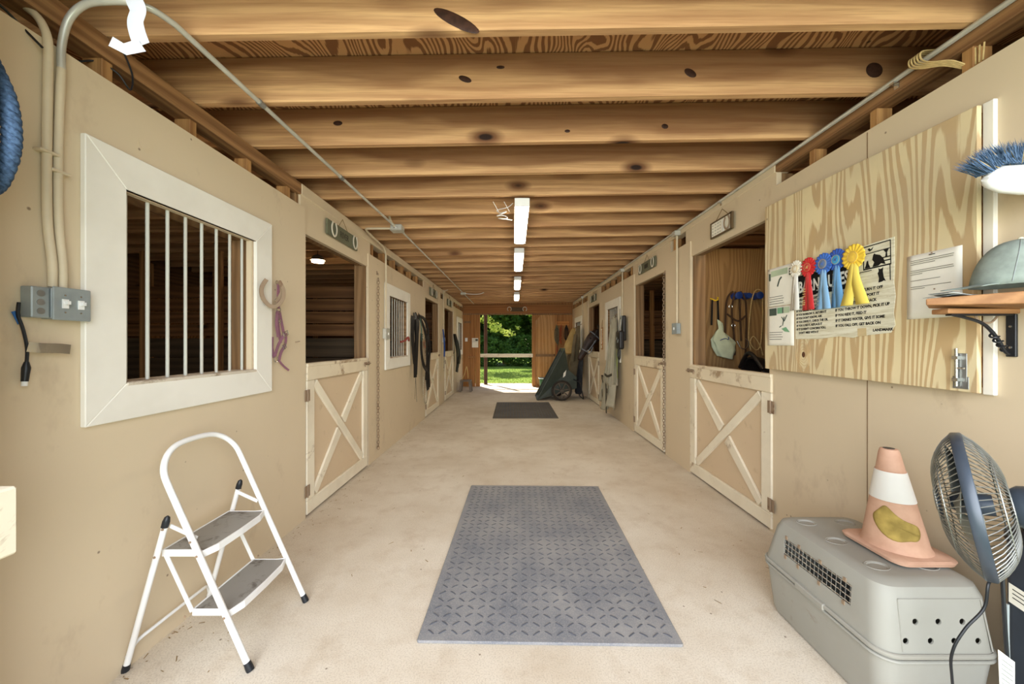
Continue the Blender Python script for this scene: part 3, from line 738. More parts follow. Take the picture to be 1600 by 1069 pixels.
# ---- purple halter
m_purple = plain('purple_webbing', srgb(134, 92, 106), .75, 0, .2, .15)
r = thing('horse_halter', 'faded purple webbing halter hanging on the wall below the horseshoe', 'halter', M=onwall('L', 2.56, 1.78, .03))
wv = (.92, .1, .4)
G().tube(circ((0,.012,0), .013, 12), .003, 6, closed=True).build('hook_ring', m_steel, r, smooth=True)
for pts in ([(-.004,.0,.012),(-.010,-.08,.014),(-.004,-.165,.012)], [(.012,.0,0),(.018,-.09,.0),(.010,-.165,.004)],
            [(-.012,-.18,.012),(-.03,-.27,.016),(-.012,-.36,.016)], [(.014,-.18,.008),(.028,-.25,.012),(.058,-.34,.012)],
            [(-.004,-.19,.002),(.006,-.28,.004),(.02,-.40,.012)],
            [(.05,-.35,.014),(-.01,-.41,.018),(-.045,-.49,.014)], [(.08,-.33,.012),(.072,-.40,.014),(.02,-.47,.014),(-.0,-.53,.012)],
            [(.012,-.53,.012),(.045,-.56,.016),(.10,-.595,.02)], [(-.05,-.36,.0),(-.055,-.44,.002),(-.04,-.5,.006)]):
    G().strap(sp(pts, 5), .019 if pts[0][1] > -.5 else .013, .004, (1,.1,.25)).build('strap', m_purple, r)
for c, s_ in (((-.0,-.172,.012), .020), ((-.03,-.51,.012), .020), ((.01,-.25,.014), .010)):
    G().tube(circ(c, s_, 14), .0032, 6, closed=True).build('ring', m_steel, r, smooth=True)
def buckle(c, w, h, a, parent, m=m_steel):
    g = G(); g.M = Matrix.Translation(c) @ Matrix.Rotation(R(a), 4, 'Z')
    g.tube([(-w/2,-h/2,0),(w/2,-h/2,0),(w/2,h/2,0),(-w/2,h/2,0)], .003, 6, closed=True); g.tube([(0,-h/2,0),(0,h/2,0)], .0022, 6)
    g.build('buckle', m, parent, smooth=True)
buckle((.062,-.335,.022), .055, .03, 18, r); buckle((.048,-.425,.022), .034, .034, 30, r)
# nail by the half door
tag(G().tube([(XL+.012, 2.80, 1.385), (XL+.055, 2.79, 1.392)], .003, 6).build('nail', m_rust), 'small nail sticking out of the wall right of the purple halter', 'nail')

# ---- cord with silver tag at the left edge
r = thing('power_cord', 'black cord end with a plug and silver tag hanging at the left edge', 'cord', M=onwall('L', 1.237, 1.45, .03))
G().tube(sp([(-.012,.06,0),(-.014,.02,0),(-.004,-.03,.004),(.004,-.09,.006),(.003,-.14,.006)], 6), .0045, 8).build('cord', m_blackp, r, smooth=True)
G().tube([(.003,-.135,.006),(.002,-.155,.006),(.0,-.175,.006),(-.002,-.20,.006)], [.006,.011,.010,.009], 10).build('plug', m_blackp, r, smooth=True)
G().tube([(-.002,-.20,.006),(-.003,-.215,.006)], .0075, 10).build('plug_cap', m_whitep, r)
G().strap(sp([(.0,-.085,.014),(.03,-.09,.02),(.08,-.092,.02),(.115,-.096,.018)], 4), .034, .001, (0,1,0)).build('silver_tag', m_steel, r)
G().strap([(-.022,.03,-.004),(-.006,-.01,-.004)], .012, .001, (1,0,0)).build('blue_tape', plain('blue_tape', srgb(60,110,170)), r)

# ---- jamb of the barn's front doorway with bracket and blue rope
t = G().box(-1.66, -1.412, .96, 1.03, 0, 2.58).build('trim_3', m_white, bevel=.006); tag(t, 'white painted jamb board of the barn entrance at the left edge', 'trim', kind='structure')
r = thing('door_bracket', 'weathered wooden block with screws on the entrance jamb, low at the left edge', 'bracket', (-1.37, .99, .8)); I = W(r)
G().box(-1.411, -1.362, .955, 1.030, .80, .985).build('block', m_rail, r, inv=I, bevel=.006)
for z in (.84, .865, .93, .95): G().lathe([(.006,0),(.005,.004)], (-1.380, .955, z), (0,-1,0), 10).build('screw', m_rust, r, inv=I)
# rope: three thick twisted strands
m_blue = plain('blue_rope', srgb(66, 86, 112), .8, 0, .1, .35, 120)
r = thing('braided_rope', 'thick blue braided rope looped over the entrance jamb at the top left', 'rope', (-1.40, 1.06, 1.8)); I = W(r)
base = [p-V((.035,0,0)) for p in sp([(-1.475,1.05,2.24),(-1.44,1.055,2.17),(-1.405,1.06,2.08),(-1.388,1.06,1.99),(-1.392,1.06,1.91),(-1.42,1.058,1.83),(-1.45,1.055,1.80)], 14)]
for s3 in range(3):
    P = []
    for i, p in enumerate(base):
        a = i*.55+s3*2.094; P.append(p + V((math.cos(a), math.sin(a)*.6, .15*math.sin(a)))*.011)
    G().tube(P, .0125, 10).build('strand', m_blue, r, smooth=True, inv=I)

# ---- wires and cobweb-dark cable near the first stud blocks
wire('electric_cable', [(-1.70,1.12,2.50),(-1.66,1.20,2.47),(-1.645,1.25,2.435),(-1.60,1.27,2.38)], .004, m_blackp, 'black cable drooping over the wall top beside the painted conduits', 'cable')
wire('electric_cable', [(-1.72,1.48,2.49),(-1.69,1.52,2.52),(-1.65,1.56,2.50),(-1.64,1.60,2.46),(-1.641,1.61,2.53),(-1.638,1.57,2.60),(-1.638,1.53,2.64)], .0035, m_blackp, 'thin black wire wrapped round the left top plate above the first window', 'cable')

# ---- black bridles and leads hanging by the second window
HM = onwall('L', 6.05, 1.85, .05)
def hang(name, lab, cat, straps, m, side, along, z, out, w=.018, t=.004, extra=None, group=None, xs=1.0):
    straps = [[(p[0]*xs, p[1], p[2]) for p in s_] for s_ in straps]
    r = thing(name, lab, cat, M=onwall(side, along, z, out), group=group)
    for s_ in straps: G().strap(sp(s_, 6), w, t, (1,0,.35)).build('strap', m, r)
    G().tube(circ((0,.0,0), .018, 10), .003, 6, closed=True).build('hook', m_rust, r, smooth=True)
    if extra: extra(r)
    return r
def two_tails(r):
    G().strap(sp([(-.05,-1.02,.03),(-.07,-1.15,.03),(-.10,-1.36,.03)],4), .008, .003, (1,0,0)).build('rein_end', m_black, r)
    G().strap(sp([(-.05,-1.02,.03),(-.03,-1.18,.03),(.01,-1.42,.03)],4), .008, .003, (1,0,0)).build('rein_end', m_black, r)
    G().tube(circ((-.05,-.72,.03), .024, 12, ry=.05), .004, 6, closed=True).build('buckle_ring', m_steel, r, smooth=True)
hang('horse_bridle', 'black leather bridle with two long trailing reins beside the second window', 'bridle',
     [[(0,0,.0),(-.04,-.2,.03),(-.03,-.5,.04),(-.05,-.75,.03),(-.05,-1.02,.03)], [(0,0,0),(.05,-.15,.03),(-.01,-.45,.03),(-.05,-.7,.03)], [(-.07,-.05,0),(-.10,-.4,.01),(-.07,-.8,.03)],
      [(-.02,-.1,.05),(-.05,-.35,.06),(-.045,-.6,.05),(-.05,-.98,.035)]], m_black, 'L', 6.0, 1.86, .06, .07, .012, two_tails, xs=1.6)
m_teal = plain('teal_webbing', srgb(70, 110, 96), .7)
def teal(r):
    for p in ([(.0,-.05,.03),(.03,-.2,.05),(.02,-.42,.05)], [(.05,-.1,.02),(.06,-.3,.04),(.03,-.5,.04)]): G().strap(sp(p, 5), .02, .004, (1,0,0)).build('webbing', m_teal, r)
    G().tube(circ((.04,-.35,.06), .025, 12), .004, 6, closed=True).build('ring', m_steel, r, smooth=True)
hang('horse_halter', 'black and teal halter hanging in the middle of the tangle by the second window', 'halter',
     [[(0,0,0),(.12,-.05,.03),(.19,-.25,.05),(.16,-.5,.05),(.17,-.9,.05),(.16,-1.15,.05),(.19,-1.28,.05)], [(0,0,0),(.06,-.15,.04),(.13,-.4,.06),(.16,-.75,.05),(.13,-1.1,.05)],
      [(.03,-.3,.04),(.0,-.55,.05),(.05,-.8,.05),(.13,-.92,.05),(.19,-1.0,.05)], [(.19,-.3,.05),(.24,-.55,.05),(.21,-.85,.05),(.22,-1.25,.05)]], m_black, 'L', 6.14, 1.84, .08, .05, .012, teal, xs=2.6)
m_twist = plain('grey_cotton_rope', srgb(160, 150, 128), .85, 0, .1, .4, 60)
r = thing('lead_rope', 'pale twisted lead rope looped low behind the black halters', 'rope', M=onwall('L', 6.62, 1.66, .07))
for k, dx in enumerate((0, .07)):
    P = sp([(dx*.6,0,.0),(dx+.02,-.3,.02),(dx+.05,-.6,.03),(dx+.0,-.9,.02)], 10)
    for s2 in (0, math.pi): G().tube([p + V((math.cos(i*1.1+s2)*.009, 0, math.sin(i*1.1+s2)*.009)) for i, p in enumerate(P)], .010, 7).build('strand', m_twist, r, smooth=True)
G().tube(sp([(-.18,-.85,.03),(-.22,-1.1,.03),(-.12,-1.3,.03),(.0,-1.32,.03),(.05,-1.15,.03),(.02,-.88,.02)], 8), .010, 8).build('loop', m_twist, r, smooth=True)
r = thing('paper_note', 'small pale note card hung on the wall above the black halters', 'note', M=onwall('L', 6.38, 1.74, .014) @ Matrix.Rotation(R(-12), 4, 'Z'))
G().box(-.09, .09, -.07, .07, 0, .004).build('card', m_paper, r); G().box(-.02, .02, .07, .16, 0, .012).build('clip', m_rust, r)
for k in range(4): G().box(-.07, .06, .04-k*.03, .046-k*.03, .004, .005).build('writing_line', mg, r)
r = thing('hanging_chain', 'thin chain with a bright orange tag at the edge of the second left doorway', 'chain', M=onwall('L', 6.82, .45, .03))
g = G()
for k in range(62):
    pts = [V((math.cos(t)*.006, math.sin(t)*.013, 0)) for t in [2*math.pi*i/8 for i in range(8)]]
    g.tube([V((p.x, p.y+k*.0195, 0)) if k % 2 else V((0, p.y+k*.0195, p.x)) for p in pts], .0022, 4, closed=True)
g.build('chain_links', m_rust, r)
G().box(-.045, .045, .84, .98, .008, .02).build('orange_tag', plain('orange', srgb(238, 96, 50)), r, bevel=.004)
wire('red_strap', [(-1.60,5.70,1.42),(-1.58,5.60,1.47),(-1.585,5.45,1.42),(-1.60,5.30,1.40)], .014, plain('red_cloth', srgb(150, 62, 52)), 'dull red strap tied across the trim of the second window', 'strap')
# blue lead, far halter
r = thing('lead_rope', 'blue lead rope hanging between the second and third half doors on the left', 'rope', M=onwall('L', 8.50, 1.70, .04))
for dx in (-.03, .03, .0): G().tube(sp([(0,0,0),(dx,-.3,.03),(dx*.7,-.62,.03)], 6), .014, 8).build('strand', plain('bright_blue', srgb(52, 78, 140), .8) if dx == -.03 else bpy.data.materials['bright_blue'], r, smooth=True)
G().tube(sp([(.0,-.55,.03),(-.03,-.75,.03),(-.05,-.95,.03)], 5), .012, 8).build('tail', m_twist, r, smooth=True)
hang('horse_halter', 'black padded halter hanging by the farthest half door on the left', 'halter',
     [[(0,0,0),(-.10,-.22,.05),(-.02,-.5,.08),(.12,-.75,.06),(.05,-1.02,.05)], [(0,0,0),(.12,-.25,.06),(.2,-.5,.08),(.18,-.8,.06)], [(.0,-.3,.06),(.12,-.45,.10),(.16,-.7,.08),(.08,-.9,.06)], [(.1,-.4,.1),(.1,-.6,.12),(.1,-.8,.1)]],
     m_black, 'L', 10.18, 1.62, .04, .09, .03)

# ---- step ladder
m_lad = worn('ladder_paint', srgb(238, 238, 234), srgb(132, 84, 54), .34, .4, 11)
m_tread2 = worn('ladder_tread', srgb(146, 142, 134), srgb(92, 84, 76), .85, .55, 8)
r = thing('step_ladder', 'white two-step folding stool ladder with grey treads standing against the left wall', 'ladder', (-1.3, 1.78, 0)); I = W(r)
ya, yb = 1.575, 1.995; yc = (ya+yb)/2
X0, X1, ZT = -1.108, -1.512, .905
def leg_at(z, y): t = z/ZT; return V((X0+(X1-X0)*t, y, z))
P = [leg_at(.02, ya), leg_at(.3, ya), leg_at(.6, ya), leg_at(.76, ya)]
arc = sp([leg_at(.76, ya), leg_at(.83, ya+.006), leg_at(.885, ya+.045), leg_at(.918, ya+.11), leg_at(.926, yc), leg_at(.918, yb-.11), leg_at(.885, yb-.045), leg_at(.83, yb-.006), leg_at(.76, yb)], 5)
P = P[:-1] + arc + [leg_at(.6, yb), leg_at(.3, yb), leg_at(.02, yb)]
G().tube(P, .0125, 14).build('hoop_frame', m_lad, r, smooth=True, inv=I)
for y, nm in ((ya, 'a'), (yb, 'b')):
    yi = y + (.022 if y == ya else -.022)
    G().tube([leg_at(.0, y), leg_at(.012, y), leg_at(.035, y)], [.0155,.0155,.0138], 12).build('rubber_foot', m_blackp, r, smooth=True, inv=I)
    bf = V((-1.632, y-.004 if y==ya else y, 0)); bt = V((-1.468, y, .607))
    dB = (bt-bf).normalized()
    G().tube([bf+dB*.02, bt], .0115, 12).build('rear_leg', m_lad, r, smooth=True, inv=I)
    G().tube([bf, bf+dB*.012, bf+dB*.03], [.0145,.0145,.0125], 12).build('rubber_foot', m_blackp, r, smooth=True, inv=I)
    G().tube([bt-dB*.004, bt+dB*.02, bt+dB*.038, bt+dB*.045], [.0135,.0135,.010,.003], 12).build('end_cap', m_blackp, r, smooth=True, inv=I)
    G().beam((-1.466,yi,.598), leg_at(.545, yi), .004, .016, (1,0,0)).build('hinge_link', m_lad, r, inv=I)
    G().beam((-1.485,yi,.475), (-1.372,yi,.232), .004, .018, (1,0,0)).build('brace_strut', m_lad, r, inv=I)
    for p in ((-1.466,yi,.598), tuple(leg_at(.545, yi)), (-1.372,yi,.236), tuple(leg_at(.485, yi)), tuple(leg_at(.228, yi)), (-1.50,yi,.482)):
        s_ = 1 if y == yb else -1
        G().lathe([(.0055,0),(.004,.004)], (p[0], y+(.0125 if s_ > 0 else -.0125), p[2]), (0,s_,0), 8).build('rivet', m_rust, r, inv=I)
G().tube(sp([(-1.628,ya,.055),(-1.615,ya+.03,.10),(-1.60,ya+.10,.115),(-1.598,yb-.10,.115),(-1.612,yb-.03,.10),(-1.625,yb,.055)], 6), .0075, 10).build('rear_crossbar', m_lad, r, smooth=True, inv=I)
def step(z, xb, depth):
    xf = leg_at(z, ya).x + .018; c = .06
    def poly(k=0, nose=.0):
        return [(xb+k, ya+.024+k*.3), (xf-.05, ya+.024+k*.3), (xf-.012, ya+.012+k), (xf+.012-k, ya+.075), (xf+.016-k, yc), (xf+.012-k, yb-.075), (xf-.012, yb-.012-k), (xf-.05, yb-.024-k*.3), (xb+k, yb-.024-k*.3)]
    g = G(); o = poly(); i = poly(.009); n_ = len(o)
    P = [(x,y,z-.03) for x,y in o]+[(x,y,z) for x,y in o]+[(x,y,z) for x,y in i]+[(x,y,z-.03) for x,y in i]
    fs = []
    for a in range(n_):
        b_ = (a+1)%n_
        fs += [(a,b_,n_+b_,n_+a),(n_+a,n_+b_,2*n_+b_,2*n_+a),(2*n_+a,2*n_+b_,3*n_+b_,3*n_+a),(3*n_+a,3*n_+b_,b_,a)]
    g.add(P, fs); g.build('step_rim', m_lad, r, inv=I, bevel=.002)
    G().prism(poly(.0095), z-.014, z-.002).build('step_tread', m_tread2, r, inv=I)
step(.495, -1.505, .2); step(.242, -1.375, .17)

# ================================================================== REAR WALL ITEMS
r = thing('notice', 'white notice with a small dark photo pinned beside the rear doorway', 'notice', M=onwall('B', -1.24, 1.40, .042))
G().box(-.10, .10, -.15, .15, 0, .004).build('sheet', m_paper, r); G().box(.01, .09, .06, .12, .004, .0055).build('photo', plain('dark_photo', srgb(70,74,62)), r)
for k in range(3): G().box(-.08, .02 if k < 2 else .08, .11-k*.04, .12-k*.04, .004, .005).build('writing_line', mg, r)
tag(G().box(-1.47, -1.25, YB-.12, YB-.041, .92, .97).build('wall_shelf', m_block, bevel=.004), 'tiny wooden shelf block left of the rear doorway', 'shelf')
tag(G().box(-1.60, -1.38, YB-.02, YB-.003, 2.03, 2.10).build('trim_4', m_jamb), None, None, kind='structure')
r = thing('horseshoe_sign', 'small dark plaque between two pale horseshoes above the rear doorway', 'sign', M=onwall('B', .10, 2.475, .05))
G().box(-.20, .20, -.075, .06, 0, .012).build('plaque', plain('dark_plaque', srgb(92, 72, 46)), r, bevel=.003)
for x in (-.245, .245): G().tube(circ((x, 0, .016), .062, 18, a0=-55, a1=235, ry=.068), .011, 8).build('horseshoe', m_shoe, r, smooth=True)
r = thing('mounting_stool', 'grey plastic stool standing on the floor in the left rear corner', 'stool', (-1.38, 10.75, 0)); I = W(r)
mst = plain('stool_plastic', srgb(120, 108, 96))
G().loft([rrect(-1.53,-1.23,10.62,10.9,.03,.29), rrect(-1.54,-1.22,10.61,10.91,.03,.33)]).build('seat', mst, r, inv=I, bevel=.004)
for sx in (-1, 1):
    for sy in (-1, 1): G().beam((-1.38+sx*.15, 10.76+sy*.13, 0), (-1.38+sx*.12, 10.76+sy*.11, .29), .06, .05, (0,1,0)).build('leg', mst, r, inv=I)
wire('baling_twine', [(-1.50,10.85,.335),(-1.44,10.84,.47),(-1.40,10.84,.60),(-1.37,10.84,.71),(-1.34,10.85,.55),(-1.33,10.86,.37)], .010, plain('straw', srgb(206, 176, 112)), 'loop of straw-coloured twine standing over the stool in the rear corner', 'twine')
# hook rack with ropes
r = thing('hook_rack', 'orange wooden hook rack on the rear wall above the green cart', 'rack', M=onwall('B', 1.53, 2.02, .003))
G().box(-.235, .235, -.065, .065, 0, .03).build('board', wood('orange_wood', srgb(206,142,76), srgb(168,104,50), 'x', 10, .5, 0), r, bevel=.004)
for x in (-.17, -.02, .14): G().tube([(x,-.03,.03),(x,-.06,.06),(x,-.03,.075)], .006, 6).build('hook', m_steel, r)
cols = [('dark grey-green rope bundle hanging leftmost on the hook rack', srgb(96,96,78), -.17, .62), ('rust-red rope hanging in the middle of the hook rack', srgb(150,78,50), -.02, .66), ('black rope bundle hanging rightmost on the hook rack', srgb(48,44,40), .14, .55)]
for lab, c_, x, L in cols:
    q = thing('rope_bundle', lab, 'rope', M=onwall('B', 1.53+x, 1.97, .07)); mm = plain('rope_%d' % int(L*100), c_, .8, 0, .1, .35, 30)
    for k in range(5 if L < .65 else 3):
        dx = (k-2)*.028
        G().tube(sp([(0,0,0),(dx,-L*.3,.02),(dx*1.2+.01*math.sin(k*3),-L*.65,.02),(dx*.6,-L*(.85+.05*k),.01)], 6), .012, 6).build('strand', mm, q, smooth=True)
wire('garden_hose', [(1.72,11.9,1.42),(1.74,11.88,1.34),(1.80,11.88,1.30),(1.87,11.9,1.32)], .016, m_whitep, 'pale curved hose end near the hook rack on the rear wall', 'hose')
r = thing('broom', 'red-handled broom leaning in the right rear corner behind the cart', 'broom', (1.36, 11.7, 0)); I = W(r)
G().tube([(1.36,11.6,.28),(1.37,11.96,1.33)], .014, 8).build('handle', plain('red_handle', srgb(170, 84, 58)), r, inv=I, smooth=True)
G().loft([[V((1.36+sx*a,11.6+sy*b,z)) for sx,sy in ((-1,-1),(1,-1),(1,1),(-1,1))] for a,b,z in ((.17,.04,.0),(.10,.03,.28))]).build('bristles', plain('straw_bristle', srgb(176,144,90)), r, inv=I)
r = thing('pitchfork_handle', 'grey-brown tool handle leaning in the right rear corner', 'tool', (1.66, 11.7, 0)); I = W(r)
G().tube([(1.70,11.6,0),(1.76,11.95,1.5)], .016, 8).build('shaft', m_block, r, inv=I, smooth=True)
for k in range(4): G().tube([(1.58+.05*k,11.58,.0),(1.60+.04*k,11.62,.25),(1.66,11.62,.32)], .006, 6).build('tine', m_rust, r, inv=I)
# ================================================================== RIGHT WALL FITTINGS
wire('electrical_conduit', [(XR-.018,.9,2.668),(XR-.020,4.25,2.668),(XR-.020,8.0,2.668),(XR-.020,11.8,2.668)], .012, m_cond, 'grey conduit running the whole length of the right top plate', 'pipe', raw=True)
for y in (1.84, 3.4, 6.5): tag(G().box(XR-.036, XR-.006, y-.012, y+.012, 2.648, 2.656).box(XR-.012, XR-.006, y-.012, y+.012, 2.628, 2.652).build('conduit_clip', m_steel, bevel=.001), 'small steel clip holding the conduit on the right top plate, %s' % {1.84:'nearest the camera',3.4:'above the nearest half door',6.5:'above the grey horse sheet'}[y], 'clip')
for y, z0, lab, jb in ((4.27, 1.61, 'painted conduit dropping from the right top plate to the grey switch box', 1), (6.42, 1.35, 'painted conduit dropping beside the barred window behind the grey horse sheet', 1), (10.15, 1.5, 'painted conduit dropping near the coats at the far end of the right wall', 1)):
    g = thing('electrical_conduit', lab, 'pipe', (XR-.03, y, z0)); I = W(g)
    G().tube([(XR-.030,y,z0),(XR-.030,y,2.60)], .0115, 10).build('drop_pipe', m_condp, g, inv=I, smooth=True)
    G().box(XR-.075, XR-.008, y-.045, y+.045, 2.60, 2.655).build('conduit_box', m_cond, g, inv=I, bevel=.004)
r = thing('baling_twine', 'bundle of straw-coloured twine tied round the right top plate and conduit', 'twine', (XR, 1.70, 2.6)); I = W(r)
m_twine = plain('twine', srgb(196, 170, 118), .8, 0, .1, .15, 40)
for k in range(5):
    d_ = .012*k
    G().tube(sp([(XR-.040,1.70+d_,2.70),(XR-.044,1.695+d_,2.66),(XR-.042,1.655+d_*.8,2.62),(XR-.02,1.60+d_*.6,2.585),(XR+.03,1.575+d_*.4,2.545),(XR+.07,1.57+d_,2.56),(XR+.115,1.60+d_,2.64),(XR+.10,1.66+d_,2.69),(XR+.03,1.70+d_,2.71)], 5, True), .0035, 6, closed=True).build('twine_loop', m_twine, r, inv=I, smooth=True)
for k in range(3): G().tube([(XR+.02,1.52+.015*k,2.60),(XR+.02,1.525+.012*k,2.53)], .003, 6).build('twine_end', m_twine, r, inv=I)

# ---- plywood shutter
r = thing('plywood_shutter', 'big unpainted plywood stall shutter folded open against the right wall, papers pinned on it', 'shutter', M=onwall('R', 2.106, 1.19, .04))
w = (2.745-1.467)/2-.013
G().add([(-w,.004,0),(w,-.012,0),(w,1.128,0),(-w,1.178,0),(-w,.004,.018),(w,-.012,.018),(w,1.128,.018),(-w,1.178,.018)],
        [(0,3,2,1),(4,5,6,7),(0,1,5,4),(1,2,6,5),(2,3,7,6),(3,0,4,7)]).build('plywood_sheet', m_shutter, r, bevel=.002)
for x in (-w+.06, w-.06, 0): G().box(x-.04, x+.04, .01, 1.11, -.033, -.001).build('batten', m_block, r)
n_ = N('knot_on_ply', .6); n_.color(srgb(92, 58, 38)); m_knot = n_.m
G().ball((-.153-.11, .115, .0175), (.014,.019,.002), 16).build('knot', m_knot, r, smooth=True)
mring = plain('grain_ring', srgb(196, 160, 108))
g = G()
for k in range(1, 6):
    g.tube([V((-.263+math.cos(t)*(.012+.009*k)*(1+.12*math.sin(3*t+k)), .115+math.sin(t)*(.019+.017*k)*(1+.1*math.sin(2*t+k)), .0178)) for t in [2*math.pi*i/40 for i in range(40)]], .0012, 4, closed=True)
g.build('grain_rings', mring, r)
# bolt
g = G(); g.box(w-.075, w-.032, .03, .145, .0185, .021); g.box(w-.082, w-.026, .0, .05, .0185, .0205); g.build('bolt_plate', m_metal, r, bevel=.001)
g = G(); g.tube([(w-.062,.01,.028),(w-.062,.165,.028)], .0055, 10); g.tube([(w-.062,.085,.028),(w-.03,.085,.034)], .004, 8)
for y in (.03, .12): g.box(w-.072, w-.052, y, y+.014, .02, .036)
g.build('bolt', m_steel, r, smooth=True)
t = G().box(XR-.024, XR-.0065, 1.455, 1.492, 1.172, 2.33).build('trim_5', m_white, bevel=.003); tag(t, 'narrow white trim strip standing on the wall at the shutter edge', 'trim', kind='structure')

# ---- papers
OUT = .0585
m_leaf = plain('photo_green', srgb(176, 190, 160)); m_leafd = plain('photo_dark', srgb(66, 80, 70)); m_leaf2 = plain('photo_leaf', srgb(120, 168, 130))
def sheet(nm, lab, y0, y1, z0, z1, tilt=0.0, cat='paper', out=OUT):
    r = thing(nm, lab, cat, M=onwall('R', (y0+y1)/2, (z0+z1)/2, out) @ Matrix.Rotation(R(tilt), 4, 'Z'))
    w, h = (y1-y0)/2, (z1-z0)/2
    G().grid(lambda u, v: V(((u-.5)*2*w, (v-.5)*2*h, .002+.004*math.sin(u*3.1)*math.sin(v*2.6+.5))), 8, 10).build('sheet', m_paper, r, solid=.0008, smooth=True)
    return r, w, h
r, w_, h_ = sheet('pinned_page', 'upper of the two pale sheets with plant pictures, left of the ribbons', 2.445, 2.70, 1.635, 1.905)
G().box(-.085, .075, .075, .115, .0065, .0075).build('picture', m_leaf, r); G().box(-.105, -.09, .05, .10, .0065, .0078).build('picture', m_leafd, r); G().box(.09,.105,.06,.105,.0065,.0078).build('picture', m_leafd, r)
G().strap([(-.02,.0,.007),(.0,.045,.007),(.02,.06,.007)], .012, .001, (1,0,0)).build('picture', m_leafd, r)
for k in range(4): G().box(-.10, .03+.01*(k%2), -.07-.016*k, -.067-.016*k, .006, .0068).build('writing_line', m_ink, r)
r, w_, h_ = sheet('pinned_page', 'lower of the two pale sheets with plant pictures, left of the ribbons', 2.445, 2.70, 1.362, 1.631)
G().box(-.10, -.03, .075, .125, .0065, .0075).build('picture', m_leafd, r); G().box(-.02, .025, .085, .125, .0065, .0075).build('picture', m_leaf2, r); G().box(.04, .09, .085, .125, .0065, .0075).build('picture', m_leaf, r); G().box(.028,.036,.085,.125,.0065,.0077).build('picture', m_leafd, r)
for a, b in (((.03,.0),(.045,.06)),((.045,.03),(.07,.07)),((.045,.03),(.02,.06)),((.0,-.01),(.02,.0))): G().strap([(a[0],a[1],.0075),(b[0],b[1],.0075)], .006, .001, (1,-.5,0)).build('picture', m_leafd, r)
G().prism([(.02,-.02),(.06,-.01),(.095,-.045),(.05,-.04)], .0065, .0076).build('picture', m_leaf2, r)
for k in range(4): G().box(-.10, .03-.01*(k%2), -.045-.016*k, -.042-.016*k, .006, .0068).build('writing_line', m_ink, r)
r, w_, h_ = sheet('typed_page', 'single typed page in a clear sleeve pinned right of the rules poster', 1.527, 1.742, 1.487, 1.778, tilt=0)
y = .118
for ln in ([.17,.168,.10], [.168,.17,.05], [.12], [.16,.06]):
    for L in ln: G().box(-.088, -.088+L, y, y+.0022, .0068, .0074).build('writing_line', plain('grey_ink', srgb(120,116,104)) if 'grey_ink' not in bpy.data.materials else bpy.data.materials['grey_ink'], r); y -= .0085
    y -= .020
G().box(-.012,.012,.132,.135,.006,.0072).build('writing_line', m_ink, r)
for p in ((0,.14),(.01,-.02)): G().lathe([(.003,0),(.003,.003)], (p[0],p[1],.006), (0,0,1), 8).build('staple', m_rust, r)

# rules poster
n = N('weathered_tin', .5, .0, .4); v = n.co((.5,5,1), 0)
c = n.mix(n.ramp(n.noise(v, 12, 5, .7), [(.42, 0.0), (.62, 1.0)]), srgb(232,228,206), srgb(206,198,168)); c = n.mix(n.ramp(n.noise(n.co((1,4,1),0), 20, 3, .7), [(.66, 0.0), (.7, .8)]), c, srgb(150,130,96))
n.color(c); m_tin = n.m
r = thing('rules_poster', 'weathered tin poster of barn rules with black horse and cat pictures, behind the ribbons', 'poster', M=onwall('R', 2.111, 1.648, OUT) @ Matrix.Rotation(R(1.2), 4, 'Z'))
rnd = random.Random(3)
edge = [(-.325,-.236),(-.15,-.243),(.0,-.232),(.09,-.244),(.12,-.236),(.29,-.226),(.312,-.19),(.305,-.13),(.316,-.05),(.309,.02),(.314,.10),(.317,.235),(.15,.234),(-.1,.232),(-.318,.231),(-.322,.0)]
G().prism(edge, .001, .0035).build('plate', m_tin, r)
Z = .0036
T = lambda s_, x, y, sz, al='LEFT', sx=.92, b=.0005: text('lettering', s_, sz, m_ink, r, (x, y, Z), .0004, al, sx, b)
G().box(-.30, .115, .028, .165, Z, Z+.0008).build('title_block', m_ink, r)
text('title', 'BARN RULES', .098, m_paper, r, (-.292, .058, Z+.001), .0006, 'LEFT', .66, .003)
G().box(-.16, .0, .18, .226, Z, Z+.0008).build('emblem', m_ink, r)
# framed picture of horse head over a fence
def bar(a, b, c_, d): G().box(a, b, c_, d, Z, Z+.0009).build('picture_line', m_ink, r)
for q in ((.155,.300,.222,.227),(.155,.300,.105,.112),(.155,.160,.105,.227),(.296,.300,.105,.227),(.155,.300,.185,.189)): bar(*q)
G().prism([(.205,.113),(.215,.135),(.205,.15),(.21,.172),(.217,.180),(.222,.174),(.245,.165),(.262,.145),(.272,.113),(.25,.122),(.235,.113)], Z, Z+.001).build('horse_picture', m_ink, r)
G().prism([(.163,.113),(.17,.13),(.175,.148),(.182,.152),(.184,.135),(.193,.113)], Z, Z+.001).build('dog_picture', m_ink, r)
G().prism([(.18,.208),(.19,.214),(.198,.205),(.212,.216),(.205,.202),(.192,.196)], Z, Z+.001).build('bird_picture', m_ink, r)
G().prism([(.272,.15),(.275,.17),(.262,.186),(.29,.186),(.281,.17),(.282,.15)], Z, Z+.001).build('tree_picture', m_ink, r)
for q in ((.225,.296,.128,.134),(.240,.296,.145,.150)): bar(*q)
for q in ((.13,.135,.03,.100),(.292,.296,.03,.105),(.13,.2,.096,.10)): bar(*q)
G().prism([(.235,.028),(.238,.05),(.232,.075),(.238,.085),(.236,.10),(.244,.094),(.254,.096),(.260,.10),(.258,.08),(.262,.05),(.272,.03),(.262,.034),(.252,.03)], Z, Z+.001).build('cat_picture', m_ink, r)
